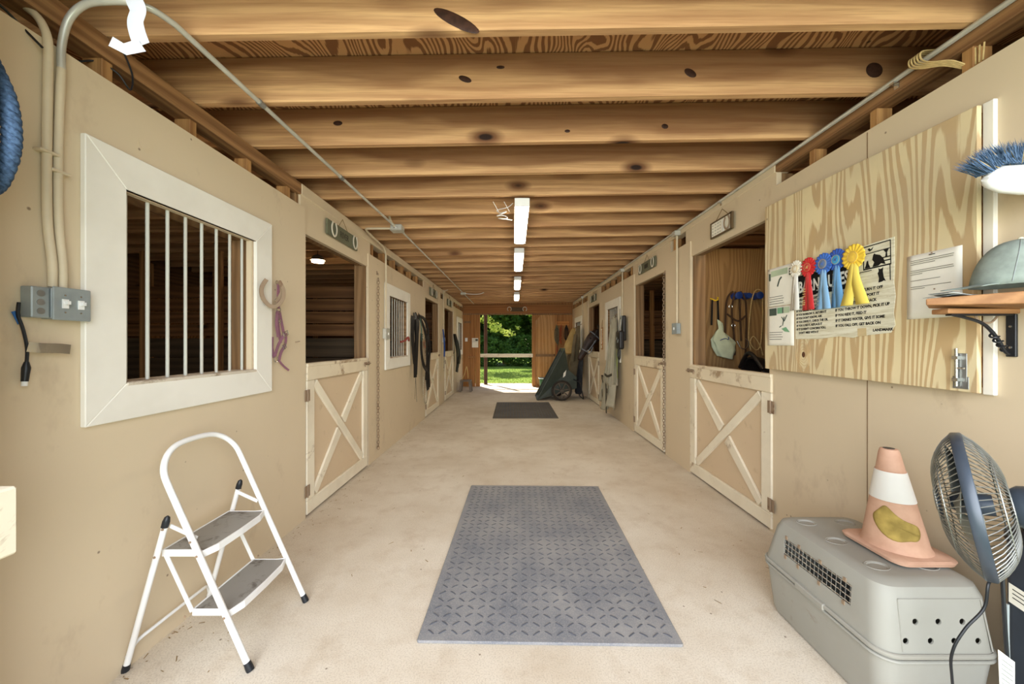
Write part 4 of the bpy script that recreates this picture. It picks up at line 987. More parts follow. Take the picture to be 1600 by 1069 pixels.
left = ['IF YOU OPEN IT, CLOSE IT', 'IF YOU TURN IT ON, LEAVE IT', 'IF YOU UNLOCK IT, LOCK IT', 'IF YOU BREAK IT, REPAIR IT', 'IF YOU BORROW IT, RETURN IT', "IF YOU DON'T KNOW, ASK", 'IF YOU DRIVE IT, CHECK THE OIL', 'IF YOU LOSE IT, REPLACE IT', "IF IT DOESN'T CONCERN YOU,", "    DON'T MESS WITH IT"]
right = ['IF YOU TURN IT ON, TURN IT OFF', "IF YOU CAN'T FIX IT, REPORT IT", 'IF YOU MOVE IT, PUT IT BACK', 'IF YOU THROW IT DOWN, PICK IT UP', 'IF YOU RIDE IT, FEED IT', 'IF IT DRINKS WATER, GIVE IT SOME', 'IF YOU FALL OFF, GET BACK ON']
for i, s_ in enumerate(left): T(s_, -.312, .004-.0232*i, .0178, sx=.9, b=.0009)
for i, s_ in enumerate(right): T(s_, -.02, -.002-.0295*i, .0198, sx=.9, b=.0009)
T('LANDMARK', .20, -.215, .018, sx=1.05, b=.0008)
G().box(.115, .165, -.236, -.195, Z, Z+.0006).build('tape', plain('masking_tape', srgb(206,184,140)), r)

# ribbons
def ribbon(lab, y, z, col, tail, L, rad, spread, gold=None, out=.075, tilt=0):
    r = thing('award_ribbon', lab, 'ribbon', M=onwall('R', y, z, out) @ Matrix.Rotation(R(tilt), 4, 'Z'), group=None)
    mc = N('satin_%d' % int(y*1000), .35, 0, .5); mc.color(col); mc = mc.m
    mt = N('tail_%d' % int(y*1000), .4, 0, .5); mt.color(tail); mt = mt.m
    nu = 170
    def pleat(u, v):
        t = u*2*math.pi; rr = rad*(.42+.66*v); wv_ = math.sin(t*17)
        return V((math.cos(t)*rr*(1+.012*wv_*v), math.sin(t)*rr*(1+.012*wv_*v), .006+.0030*wv_*v-.002*v))
    G().grid(pleat, nu, 4).build('rosette', mc, r, smooth=True, solid=.001)
    G().lathe([(rad*.50,.004),(rad*.50,.010),(rad*.46,.0115),(.0005,.0115)], (0,0,0), (0,0,1), 28).build('center_button', mt if not gold else gold, r, smooth=True)
    G().tube(circ((0,0,.0115), rad*.44, 24), .0012, 5, closed=True).build('button_ring', m_goldp, r)
    G().prism([(-.010,-.008),(-.006,.008),(.002,.004),(.008,.013),(.010,.004),(.005,-.002),(.008,-.012),(.0,-.005)], .0115, .0125).build('button_emblem', m_goldp if not gold else mc, r)
    for k, (dx0, dx1) in enumerate(spread):
        pts = sp([(dx0*.2,-rad*.35,.002-.003*k),(dx0*.6,-L*.5,.004+.004*k),(dx1,-L,.0+.004*k)], 6)
        w0 = .060 if rad < .06 else .078
        P = []; 
        g = G()
        for i, p in enumerate(pts):
            t = i/(len(pts)-1); ww = (w0*(.45+.55*t))/2; cv = .003*math.sin(t*5+k)
            P += [p+V((-ww,0,cv)), p+V((0,0,cv+.002)), p+V((ww,0,cv))]
        g.add(P, [(3*i+a, 3*i+a+1, 3*i+a+4, 3*i+a+3) for i in range(len(pts)-1) for a in (0,1)])
        g.build('ribbon_tail', mt, r, smooth=True, solid=.0008)
    return r
m_goldp = plain('gold_print', srgb(214, 178, 112), .4, .3, .5, .05)
ribbon('white rosette ribbon, leftmost of the row pinned on the rules poster', 2.405, 1.855, srgb(236,230,214), srgb(232,230,222), .265, .050, [(-.02,-.03),(.008,-.002)], plain('cream_button', srgb(232,222,196)))
rr_ = ribbon('red rosette ribbon with gold lettering between the white and the blue ones', 2.305, 1.845, srgb(206,40,44), srgb(206,46,50), .262, .055, [(-.012,-.026),(.02,.018)])
for k, (L_, y_) in enumerate(((.016,-.135),(.02,-.15),(.02,-.165),(.02,-.18),(.014,-.205),(.024,-.218),(.022,-.23))): G().box(-.030-.0-L_/2+.006*(1-k/6), -.030+L_/2+.006*(1-k/6), y_, y_+.006, .0085, .0105).build('gold_letters', m_goldp, rr_)
b1 = ribbon('blue rosette ribbon with pale blue tails beside the red one', 2.192, 1.842, srgb(58,108,196), srgb(140,186,226), .265, .058, [(-.015,-.036),(.02,.022)], plain('blue_button', srgb(110,130,160)))
for k in range(6): G().box(-.042, -.026, -.13-.022*k, -.124-.022*k, .0085, .0105).build('silver_letters', m_boxg, b1)
b2 = ribbon('blue rosette ribbon hanging right beside the yellow one, darker rosette', 2.108, 1.848, srgb(44,86,176), srgb(108,166,218), .27, .056, [(-.008,-.014),(.022,.024)], plain('sky_button', srgb(70,160,206)), out=.07)
text('place_letters', 'P\nL\nA\nC\nE', .017, m_boxg, b2, (-.022, -.12, .0092), .0004)
ribbon('yellow rosette ribbon, largest of the row, tails crossed over the poster', 1.992, 1.836, srgb(246,208,70), srgb(250,226,104), .255, .063, [(-.02,-.050),(.03,.052)], plain('yellow_button', srgb(240,200,80)), out=.08)

# ---- corner shelf with bracket
m_shelf = wood('shelf_wood', srgb(176, 130, 86), srgb(128, 86, 52), 'x', 18, .7, .0)
r = thing('wall_shelf', 'brown wooden shelf board on a twisted black iron bracket, right edge', 'shelf', (1.7, 1.42, 1.5)); I = W(r)
G().add([(1.535,1.395,1.518),(1.884,1.15,1.503),(1.884,1.50,1.505),(1.66,1.50,1.516),(1.535,1.395,1.542),(1.884,1.15,1.563),(1.884,1.50,1.560),(1.66,1.50,1.545)],
        [(0,3,2,1),(4,5,6,7),(0,1,5,4),(1,2,6,5),(2,3,7,6),(3,0,4,7)]).build('board', m_shelf, r, inv=I, bevel=.004, seg=2)
G().box(1.615, 1.883, 1.39, 1.45, 1.487, 1.506).build('cleat', m_shelf, r, inv=I, bevel=.003)
G().box(1.874, 1.884, 1.398, 1.428, 1.325, 1.486).build('bracket_plate', m_blackp, r, inv=I, bevel=.002)
G().box(1.64, 1.876, 1.403, 1.423, 1.480, 1.4865).build('bracket_arm', m_blackp, r, inv=I)
G().tube(sp([(1.655,1.413,1.484),(1.70,1.413,1.474),(1.77,1.413,1.45),(1.82,1.413,1.40),(1.85,1.413,1.35),(1.868,1.413,1.335)], 6), .006, 8).build('bracket_brace', m_blackp, r, inv=I, smooth=True)
hx = []
for i in range(40): t = i/39; p = V((1.805,1.413,1.413)).lerp(V((1.853,1.413,1.352)), t); hx.append(p+V((math.cos(t*22)*.009, math.sin(t*22)*.009, math.cos(t*22)*.006)))
G().tube(hx, .0035, 6).build('twisted_iron', m_blackp, r, inv=I, smooth=True)
for z in (1.36, 1.44): G().lathe([(.005,0),(.004,.003)], (1.874, 1.413, z), (-1,0,0), 8).build('screw', m_steel, r, inv=I)
G().tube(sp([(1.76,1.43,1.486),(1.78,1.43,1.46),(1.82,1.43,1.455),(1.85,1.43,1.484)], 6), .004, 6).build('wire_loop', m_rust, r, inv=I, smooth=True)
# cap
m_cap = plain('cap_cloth', srgb(146, 156, 148), .85, 0, .1, .12, 30); m_capl = plain('cap_cream', srgb(222, 218, 190), .8, 0, .1, .06)
r = thing('baseball_cap', 'grey-green cloth cap with cream front panel lying on the wooden shelf', 'cap', (1.785, 1.33, 1.58)); I = W(r)
def cap(u, v):
    t = u*2*math.pi; ph = v*math.pi/2
    dent = 1-.05*math.sin(t*2+1)*math.sin(ph*2)
    return V((1.782+.088*math.cos(t)*math.cos(ph)**.62*dent+.012*math.sin(ph), 1.345+.100*math.sin(t)*math.cos(ph)**.7-.02*math.sin(ph), 1.582+.160*math.sin(ph)**.9))
G().grid(cap, 36, 12).build('crown', m_cap, r, inv=I, smooth=True, solid=.002)
G().grid(lambda u, v: V((1.715-.075*v+.02*math.sin(u*math.pi), 1.31+.13*u, 1.585-.008*v*v+.014*(1-abs(u-.5)*2)*(1-v))), 12, 6).build('brim', m_cap, r, inv=I, smooth=True, solid=.003)
G().grid(lambda u, v: cap(.665+.13*u, .03+.5*v*(1-.35*abs(u-.5)))+V((-.004,-.003,0)), 12, 8).build('cream_panel', m_capl, r, inv=I, smooth=True, solid=.002)
G().ball(tuple(cap(.75,1.0)+V((0,0,.003))), .008, 10).build('top_button', m_capl, r, inv=I, smooth=True)
G().tube([cap(.60, .02+.9*i/8)+V((-.001,-.001,.001)) for i in range(9)], .0012, 5).build('seam', m_boxg, r, inv=I)
G().tube(circ(tuple(cap(.68,.62)+V((-.003,-.002,0))), .007, 12, (1,.6,0)), .0015, 5, closed=True).build('eyelet', m_steel, r, inv=I)
r = thing('paper_stack', 'worn folded papers lying on the shelf under the cap brim', 'papers', (1.65, 1.42, 1.55)); I = W(r)
for k in range(3): G().grid(lambda u, v: V((1.60+.10*u+.01*k, 1.385+.08*v, 1.552+.005*k+.006*math.sin(u*3+k))), 6, 4).build('sheet', [m_boxg, m_paper, m_boxg][k], r, inv=I, solid=.0015)

# ---- blue bristle broom held upright at the right edge
m_bris = plain('blue_bristles', srgb(88, 112, 142), .7, 0, .2, .3, 60)
r = thing('push_broom', 'blue-bristled white broom head hanging upside down at the right edge', 'broom', (1.70, 1.27, 1.9)); I = W(r)
def bz(x): return 1.875+.03*math.sin((x-1.6)*6)
G().loft([[V((x, 1.27+.028*s_*math.cos(t), 1.932+h*math.sin(t)+.0*x)) for t in [2*math.pi*i/14 for i in range(14)]] for x, h, s_ in ((1.598,.006,.4),(1.612,.028,.8),(1.65,.045,1),(1.72,.052,1),(1.80,.05,1),(1.86,.04,.8))]).build('head_block', m_whitep, r, inv=I, smooth=True)
rnd = random.Random(5); g = G(); g2 = G()
for k in range(1300):
    x = 1.594+.27*rnd.random()**1.1; y = 1.27+(rnd.random()-.5)*.05
    zz = 1.955+.035*min(1,(x-1.59)/.05); ux = -.85+(x-1.594)*3.2+.25*rnd.gauss(0,1)*.5; 
    d_ = V((ux, rnd.gauss(0,.18), .45+.9*(x-1.594)*3+.15*rnd.random())).normalized(); L = .085*(.75+.35*rnd.random())
    p = V((x, y, zz-.012)); q = p+d_*L; w_ = V((0,1,0)) if k % 2 else d_.cross(V((0,1,0))).normalized()
    (g if rnd.random() > .05 else g2).add([p-w_*.0014, p+w_*.0014, p+d_*L*.6+w_*.0012, q, p+d_*L*.6-w_*.0012], [(0,1,2,3,4)])
b_ = g.build('bristles', m_bris, r, inv=I); b_['kind'] = 'stuff'; b_ = g2.build('pale_bristle_tips', m_twine, r, inv=I); b_['kind'] = 'stuff'
G().tube([(1.80,1.27,1.93),(1.855,1.12,1.84),(1.862,1.06,.9),(1.862,1.05,.02)], .012, 10).build('handle', m_whitep, r, inv=I, smooth=True)

# ================================================================== CRATE, CONE, FAN
m_crate = worn('crate_plastic', srgb(162, 160, 150), srgb(136, 124, 104), .5, .55, 3)
r = thing('pet_crate', 'large grey plastic pet travel crate standing on the floor against the right wall', 'crate', (1.53, 1.66, 0)); I = W(r)
def ring(z, x0, x1, y0, y1, c_): return rrect(x0, x1, y0, y1, c_, z, 6)
def body(t):
    R_ = [ring(.005+t*1.2, 1.348+t, 1.715-t, 1.365+t, 1.955-t, .05), ring(.03+t, 1.338+t, 1.722-t, 1.355+t, 1.965-t, .055), ring(.235, 1.318+t, 1.742-t, 1.335+t, 1.985-t, .06), ring(.27, 1.316+t, 1.744-t, 1.333+t, 1.987-t, .06),
         ring(.45, 1.328+t, 1.732-t, 1.352+t, 1.93-t, .06), ring(.485-t, 1.340+t, 1.722-t, 1.368+t, 1.915-t, .06), ring(.498-t, 1.362+t, 1.700-t, 1.392+t, 1.893-t, .05), ring(.5-t, 1.385+t, 1.68-t, 1.415+t, 1.87-t, .04)]
    return R_
o = G().loft(body(0)).build('shell', m_crate, r, inv=I)
dims = [(1.43,1.475),(1.62,1.475),(1.43,1.66),(1.62,1.66),(1.43,1.83),(1.62,1.83)]
cuts = [G().loft([[p for p in q] for q in body(.005)]), G().box(1.28, 1.37, 1.47, 1.835, .345, .425)]
for x, z in ((1.441,.376),(1.524,.376),(1.61,.376),(1.40,.312),(1.489,.312),(1.573,.312),(1.659,.312)): cuts.append(G().lathe([(.0105,0),(.0105,.08)], (x, 1.31, z), (0,1,0), 18))
for x, y in dims: cuts.append(G().loft([[V((x+a*math.cos(q), y+a*.72*math.sin(q), z)) for q in [2*math.pi*k/28 for k in range(28)]] for a, z in ((.032,.4962),(.041,.5045))]))
cut(o, cuts)
for x, y in dims:
    G().tube(circ((x, y, .4995), .043, 28, ry=.031), .0022, 8, closed=True).build('top_dimple', m_crate, r, inv=I, smooth=True)
lip = ring(.262, 1.312, 1.748, 1.329, 1.991, .065)
G().tube(lip, .009, 8, closed=True, flat=.8).build('seam_lip', m_crate, r, inv=I, smooth=True)
G().tube([p-V((0,0,.020)) for p in lip], .006, 8, closed=True).build('lower_lip', m_crate, r, inv=I, smooth=True)
G().box(1.302, 1.322, 1.58, 1.74, .245, .272).build('side_latch', m_crate, r, inv=I, bevel=.004)
# front moulded panel frame
g = G()
def fy(z): return 1.333+ (z-.27)*.106 if z > .27 else 1.335
for a, b in (((1.385,.278),(1.385,.452)),((1.385,.452),(1.685,.452)),((1.685,.452),(1.705,.278))):
    g.tube([(a[0],fy(a[1])-.001,a[1]),(b[0],fy(b[1])-.001,b[1])], .0025, 6)
g.build('front_moulding', m_crate, r, inv=I)
g = G()
sx_ = lambda z: 1.317+(z-.27)*.062
for k in range(17): y = 1.475+k*.0222; g.tube([(sx_(.342)+.002,y,.342),(sx_(.428)+.002,y,.428)], .0017, 5)
for z in (.352,.375,.398,.42): g.tube([(sx_(z)+.001,1.468,z),(sx_(z)+.001,1.838,z)], .0017, 5)
g.build('vent_grille', m_steel, r, inv=I)
for y in (1.50,1.62,1.74,1.82):
    for z in (.338,.430): G().box(sx_(z)-.004, sx_(z)+.002, y-.006, y+.006, z-.008, z+.008).build('grille_clip', m_rust, r, inv=I)

# traffic cone
n = N('cone_rubber', .6, 0, .3); v = n.co((1,1,1), 0)
c = n.mix(n.ramp(n.noise(v, 6, 5, .6), [(.4,0.0),(.7,.8)]), srgb(214,172,146), srgb(186,142,116)); n.color(c); m_cone = n.m
m_conew = worn('cone_band', srgb(232, 228, 220), srgb(176, 164, 150), .45, .5, 6)
m_moss = plain('dried_mud', srgb(166, 142, 78), .9, 0, .1, .25, 20)
r = thing('traffic_cone', 'faded orange traffic cone with a white band standing on the grey crate', 'cone', (1.62, 1.58, .505)); I = W(r)
cx, cy = 1.615, 1.585
r.matrix_world = Matrix.Translation((cx, cy, .505)); I = W(r)
warp = lambda x, y: .010*((x-cx)/.14)**2
g = G(); base = []
for z, k in ((0,.0),(.012,.004),(.020,-.004)):
    base.append([V((p.x, p.y, .505+z+warp(p.x,p.y)*.8)) for p in rrect(cx-.125-k, cx+.125+k, cy-.135-k, cy+.135+k, .045, 0, 6)])
g.loft(base).build('base', m_cone, r, inv=I, smooth=True)
G().loft([[V((p.x,p.y,.5035+warp(p.x,p.y)*.4+.0)) for p in rrect(cx-.118,cx+.118,cy-.128,cy+.128,.04,0,6)],[V((p.x,p.y,.506+warp(p.x,p.y)*.7)) for p in rrect(cx-.122,cx+.122,cy-.131,cy+.131,.04,0,6)]]).build('base_edge', m_blackp, r, inv=I)
lean = (-.028, 0)
def conering(z, rad, seg=36): t = (z-.52)/.42; return [V((cx+lean[0]*t+rad*math.cos(2*math.pi*k/seg), cy+rad*math.sin(2*math.pi*k/seg), z)) for k in range(seg)]
prof = [(.522,.118),(.530,.112),(.545,.104),(.57,.100),(.72,.071),(.722,.0725),(.843,.0485),(.844,.0465),(.915,.034),(.93,.029),(.932,.02)]
G().loft([conering(z, q) for z, q in prof]).build('cone_body', m_cone, r, inv=I, smooth=True)
G().loft([conering(z, q+.0012) for z, q in ((.723,.0718),(.84,.0490))]).build('white_band', m_conew, r, inv=I, smooth=True)
G().lathe([(.019,0),(.019,.0012)], (cx+lean[0], cy, .932), (0,0,1), 20).build('top_opening', m_blackp, r, inv=I)
def mud(u, v):
    a = u*2*math.pi; z = .635+.052*v*math.sin(a)*(1+.25*math.sin(3*a+1))-.030*v*math.cos(a); th = R(-131)+ .80*v*math.cos(a)*(1+.2*math.sin(2*a))
    t = (z-.57)/.15; rad = .100-.029*t+.0022; tt = (z-.52)/.42
    return V((cx+lean[0]*tt+rad*math.cos(th), cy+rad*math.sin(th), z+.0))
G().grid(mud, 40, 8).build('mud_patch', m_moss, r, inv=I, smooth=True, solid=.002)

# fan
m_fan = plain('fan_black', srgb(62, 70, 80), .35, .1, .5, .2, 6); m_wireg = plain('fan_wire', srgb(150, 150, 142), .4, .6, .5, .1); m_blade = plain('fan_blade', srgb(158, 160, 150), .4, .1, .4, .12)
fc = V((1.385, 1.13, .892))
r = thing('pedestal_fan', 'large black and grey cage fan tilted down, in front of the pet crate', 'fan', (1.53, .95, 0)); I = W(r)
nz = V((-.63, .777, 0)); side = V((1.385,1.13,-.40)).normalized(); nz = (nz-side*nz.dot(side)).normalized()
nz = (Matrix.Rotation(R(10), 3, side) @ nz); nz = nz if nz.z < 0 else Matrix.Rotation(R(-20), 3, side) @ nz     # blow direction
upv = nz.cross(side).normalized(); upv = upv if upv.z > 0 else -upv
RF = .203
def fp(rad, a, d): return fc + side*math.cos(a)*rad + upv*math.sin(a)*rad + nz*d
G().loft([[fp(rad, 2*math.pi*k/64, d) for k in range(64)] for rad, d in ((RF-.004,-.013),(RF+.003,-.013),(RF+.006,-.009),(RF+.006,.009),(RF+.003,.013),(RF-.004,.013))]
         + [[fp(RF-.004, 2*math.pi*k/64, -.013) for k in range(64)]]).build('cage_rim', m_fan, r, inv=I, smooth=True)
def dome(t, s_):    # t 0 rim .. 1 hub
    return (RF*(1-t)+.042*t, s_*(.013+ (.058 if s_ > 0 else .060)*math.sin(min(1,t*1.25)*math.pi/2)**.8))
for s_, nm in ((1,'front_grille'), (-1,'rear_grille')):
    g = G()
    for k in range(72):
        a = 2*math.pi*k/72; P = []
        for i in range(9): t = i/8; rad, d = dome(t, s_); P.append(fp(rad, a+.25*t*s_, d))
        g.tube(P, .0014, 4, caps=False)
    for t in (.35, .7):
        rad, d = dome(t, s_); g.tube([fp(rad, 2*math.pi*k/48, d) for k in range(48)], .0018, 5, closed=True)
    g.build(nm, m_wireg, r, inv=I, smooth=True)
rad, d = dome(1, 1); G().loft([[fp(q, 2*math.pi*k/32, dd) for k in range(32)] for q, dd in ((.046,d-.006),(.048,d),(.03,d+.006),(.004,d+.007))]).build('hub_badge', m_fan, r, inv=I, smooth=True)
for k in range(3):
    a0 = k*2.094+.5; 
    def bl(u, v): 
        rad = .035+.145*v; a = a0+(u-.5)*(.95+.2*v)+.25*v; return fp(rad, a, .012+.045*(u-.5)*(1.2-v*.4))
    G().grid(bl, 10, 10).build('blade', m_blade, r, inv=I, smooth=True, solid=.002)
G().loft([[fp(q, 2*math.pi*k/20, dd) for k in range(20)] for q, dd in ((.03,-.04),(.032,.03),(.02,.045))]).build('blade_hub', m_fan, r, inv=I, smooth=True)
G().loft([[fp(q, 2*math.pi*k/32, dd) for k in range(32)] for q, dd in ((.050,-.075),(.060,-.09),(.064,-.20),(.060,-.27),(.04,-.285))]).build('motor_housing', m_fan, r, inv=I, smooth=True)
bm = fc + nz*-.19; px, py = bm.x, bm.y
G().tube([(px,py,.035),(px,py,bm.z-.06)], .018, 14).build('pole', m_fan, r, inv=I, smooth=True)
G().lathe([(.15,0),(.152,.012),(.12,.028),(.03,.045),(.02,.06)], (px,py,0), (0,0,1), 36).build('base', m_fan, r, inv=I, smooth=True)
G().tube(sp([fp(.20,-1.45,-.012), (1.338,1.055,.70),(1.325,1.055,.63),(1.285,1.065,.565),(1.258,1.072,.50),(1.262,1.08,.43),(1.30,1.09,.30),(1.38,1.05,.10),(1.42,1.0,.012)], 8), .0035, 8).build('power_cord', m_blackp, r, inv=I, smooth=True)
# dark tote and its stickers beside the fan
m_tote = plain('tote_black', srgb(48, 56, 68), .45, 0, .4, .2, 5)
r = thing('storage_bin', 'narrow dark blue-black plastic bin with a white sticker behind the fan, right edge', 'bin', (1.785, 1.225, 0)); I = W(r)
G().loft([rrect(1.712, 1.862, 1.155, 1.30, .03, .002), rrect(1.708, 1.866, 1.15, 1.302, .03, .04), rrect(1.700, 1.872, 1.145, 1.308, .03, .70)]).build('bin_body', m_tote, r, inv=I, smooth=True)
G().loft([rrect(1.696, 1.876, 1.14, 1.312, .03, .70), rrect(1.696, 1.876, 1.14, 1.312, .03, .73), rrect(1.71, 1.862, 1.155, 1.30, .03, .745)]).build('lid', m_blackp, r, inv=I, smooth=True)
G().add([(1.6985,1.285,.555),(1.6985,1.165,.53),(1.6985,1.165,.465),(1.6985,1.285,.49)], [(0,1,2,3)]).build('sticker', m_paper, r, inv=I, solid=.001)
for k in range(3): G().add([(1.6975,1.275,.54-.014*k),(1.6975,1.20,.524-.014*k),(1.6975,1.20,.521-.014*k),(1.6975,1.275,.537-.014*k)], [(0,1,2,3)]).build('writing_line', m_ink, r, inv=I, solid=.0005)
r = thing('crumpled_bag', 'crumpled black plastic bag lying on the dark bin under the fan motor', 'bag', (1.785, 1.225, .745)); I = W(r)
def crump(u, v):
    a = u*2*math.pi; ph = (v-.5)*math.pi; k = 1+.22*mnoise.noise(V((math.cos(a)*2,math.sin(a)*2,ph*2)))+.10*mnoise.noise(V((math.cos(a)*7,math.sin(a)*7,ph*6)))
    return V((1.785+.075*math.cos(a)*math.cos(ph)*k, 1.225+.07*math.sin(a)*math.cos(ph)*k, max(.7465, .765+.04*math.sin(ph)*k)))
G().grid(crump, 48, 24).build('bag_plastic', plain('bag_black', srgb(24,26,30), .25, 0, .6, .3), r, inv=I, smooth=True)
r = thing('paper_tag', 'white printed paper tag on the black cords at the bottom right edge', 'tag', (1.38, 1.05, .45)); I = W(r)
G().add([(1.345,1.04,.525),(1.415,1.058,.475),(1.415,1.058,.37),(1.352,1.042,.42)], [(0,1,2,3)]).build('tag_paper', m_paper, r, inv=I, solid=.0012)
for k in range(6): G().tube([(1.356,1.0405,.498-.013*k),(1.405,1.053,.463-.013*k)], .0008, 4).build('writing_line', m_boxg, r, inv=I)
r = thing('extension_cord', 'two dark cords hanging down in front of the dark bin at the right edge', 'cord', (1.42, 1.07, 0)); I = W(r)
G().tube(sp([(1.415,1.085,.72),(1.408,1.075,.60),(1.412,1.07,.45),(1.43,1.07,.30),(1.44,1.06,.12),(1.50,1.10,.006)], 8), .0045, 8).build('cord', m_blackp, r, inv=I, smooth=True)
G().tube(sp([(1.43,1.085,.62),(1.422,1.078,.50),(1.428,1.075,.36),(1.46,1.07,.2),(1.54,1.13,.006)], 8), .004, 8).build('cord', m_boxg, r, inv=I, smooth=True)

# ================================================================== TACK ROOM behind the nearest right half door
struct('wall_tack_room', G().box(XR+.11, XR+3.7, 4.20, 4.22, 0, 2.44), m_tack)
tag(G().box(XR+.12, XR+3.0, 4.10, 4.16, 2.46, 2.56).build('ledger_board', m_darkx), 'dark ledger board above the tack room plywood wall', 'board')
TW = lambda x, z, out=0.0: Matrix(((1,0,0,x),(0,0,-1,4.20-out),(0,1,0,z),(0,0,0,1)))
m_bluep = plain('blue_plastic', srgb(34, 62, 132), .4, 0, .5, .1)
r = thing('feed_bag', 'crumpled pale green-white bag hanging from a yellow hook on the tack room wall', 'bag', M=TW(2.23, 1.88, .03))
G().tube([(-.03,.0,-.02),(-.02,-.02,.02),(.0,-.03,.03),(.03,-.02,.02),(.04,.01,.0)], .008, 8).build('yellow_hook', plain('yellow', srgb(230,190,40)), r, smooth=True)
for dx in (-.03,.03): G().strap([(dx,-.02,.02),(dx*1.3,-.3,.02)], .02, .004, (1,0,0)).build('strap', m_black, r)
def bag(u, v):
    a = u*2*math.pi; w = .028+.10*min(1,max(0,(v-.25))/.3)**.8*(1-.45*max(0,v-.75)/.25); z = -.26-.40*v
    k = 1+.16*mnoise.noise(V((math.cos(a)*2,math.sin(a)*2,v*5)))+.08*math.sin(a*5+v*4)
    return V((.03+.06*v+w*math.cos(a)*k, z-.02*math.cos(a), .06+.4*w*math.sin(a)*k))
G().grid(bag, 36, 20).build('bag_cloth', plain('bag_cloth', srgb(196, 202, 170), .7, 0, .2, .08), r, smooth=True)
G().tube(sp([(.0,-.47,.12),(.05,-.45,.125),(.09,-.46,.12),(.10,-.43,.11)],5), .004, 5).build('print_mark', m_bluep, r)
def wallhook(r, x=0, y=0): G().lathe([(.042,0),(.038,.03),(.03,.08),(.040,.095),(.03,.10)], (x,y,0), (0,0,1), 20).build('round_hook', m_bluep, r, smooth=True)
r = thing('horse_bridle', 'brown leather bridle with bit hanging from the left blue round hook in the tack room', 'bridle', M=TW(2.47, 1.905, .001)); wallhook(r)
m_brown = plain('brown_leather', srgb(74, 54, 38), .5, 0, .4, .2)
for p in ([(-.04,.05,.05),(-.11,-.05,.05),(-.12,-.4,.04),(-.10,-.6,.04)], [(.04,.05,.05),(.10,-.08,.05),(.11,-.45,.04),(.10,-.66,.04)], [(-.02,.045,.06),(-.06,-.15,.06),(-.03,-.45,.05),(-.02,-.66,.05)], [(.02,.045,.06),(.03,-.2,.06),(.05,-.5,.05)], [(-.11,-.2,.05),(.0,-.28,.07),(.10,-.22,.05)]):
    G().strap(sp(p, 6), .020, .004, (1,0,0)).build('strap', m_brown, r)
for c_ in ((-.08,-.12,.07),(-.05,-.33,.07)): G().tube(circ(c_, .018, 12), .0035, 6, closed=True).build('ring', m_steel, r, smooth=True)
G().tube(sp([(-.01,-.50,.07),(.03,-.58,.08),(.09,-.58,.08),(.12,-.52,.07),(.08,-.47,.07)], 6), .006, 8).build('bit', m_steel, r, smooth=True)
r = thing('lead_rope', 'pale cord looped over the right blue round hook in the tack room', 'rope', M=TW(2.70, 1.905, .001)); wallhook(r); G().lathe([(.042,0),(.038,.03),(.03,.08)], (-.11,0,0), (0,0,1), 20).build('round_hook', m_bluep, r, smooth=True)
G().tube(sp([(-.075,-.6,.05),(-.10,-.45,.05),(-.09,-.1,.08),(-.06,.045,.10),(.02,.045,.08),(.05,-.1,.06),(.05,-.35,.05),(.03,-.55,.05),(-.02,-.60,.05),(-.08,-.52,.05),(-.05,-.45,.06),(.02,-.55,.06),(.06,-.66,.05)], 8), .006, 8).build('cord', m_twine, r, smooth=True)
r = thing('riding_crops', 'purple and white thin riding whips leaning in the tack room corner', 'whip', (2.07, 4.1, .9)); I = W(r)
G().tube([(2.04,4.15,1.62),(2.16,4.12,.05)], .006, 8).build('whip', m_purple, r, inv=I); G().tube([(2.06,4.16,1.50),(2.13,4.13,.05)], .005, 8).build('whip', m_whitep, r, inv=I)
r = thing('saddle', 'black saddle on a stand in the tack room, just above the half door', 'saddle', (2.72, 3.85, 0)); I = W(r)
def sad(u, v):
    a = (v-.5)*math.pi*1.25; x = 2.44+.56*u; top = 1.16+.07*(2*u-1)**2+.03*math.sin(u*9)
    rr_ = .20-.03*abs(u-.5); return V((x, 3.85+rr_*math.sin(a), top-rr_*(1-math.cos(a))*1.1))
G().grid(sad, 24, 20).build('seat_and_flaps', m_black, r, inv=I, smooth=True, solid=.02)
G().tube(sp([(2.44,3.66,1.12),(2.42,3.85,1.28),(2.44,4.04,1.12)], 8), .02, 10).build('cantle', m_black, r, inv=I, smooth=True)
G().beam((2.45,3.85,1.02),(3.0,3.85,1.02),.10,.06).build('stand_bar', m_block, r, inv=I)
for x in (2.5,2.95):
    for s_ in (-1,1): G().beam((x,3.85+s_*.22,0),(x,3.85+s_*.03,1.0),.05,.04,(1,0,0)).build('leg', m_block, r, inv=I)
# stall lamps; last two are out of view, added to brighten those interiors
m_bulb = emis('stall_lamp', (1, .72, .42, 1), 42)
for loc, lab in (((-2.75,5.25,2.52), 'round glowing lamp under the joists, seen through the nearest left doorway'), ((2.75,6.3,2.52), 'round glowing lamp under the joists of the second right stall'),
    ((-2.35,2.0,2.52), 'ceiling lamp of the nearest left stall, high behind the barred window'), ((2.12,3.35,2.52), 'added fill lamp of the tack room, out of view behind the door header')):
    q = thing('ceiling_lamp', lab, 'lamp', loc); G().lathe([(.02,.10),(.06,.08),(.10,.02)], (0,0,0), (0,0,1), 20).build('shade', m_metal, q, smooth=True); G().lathe([(.08,.0),(.075,.02)], (0,0,-.005), (0,0,1), 20).build('bulb', m_bulb, q)
    G().tube([(0,0,.1),(0,0,.16)], .004, 6).build('cable', m_blackp, q)

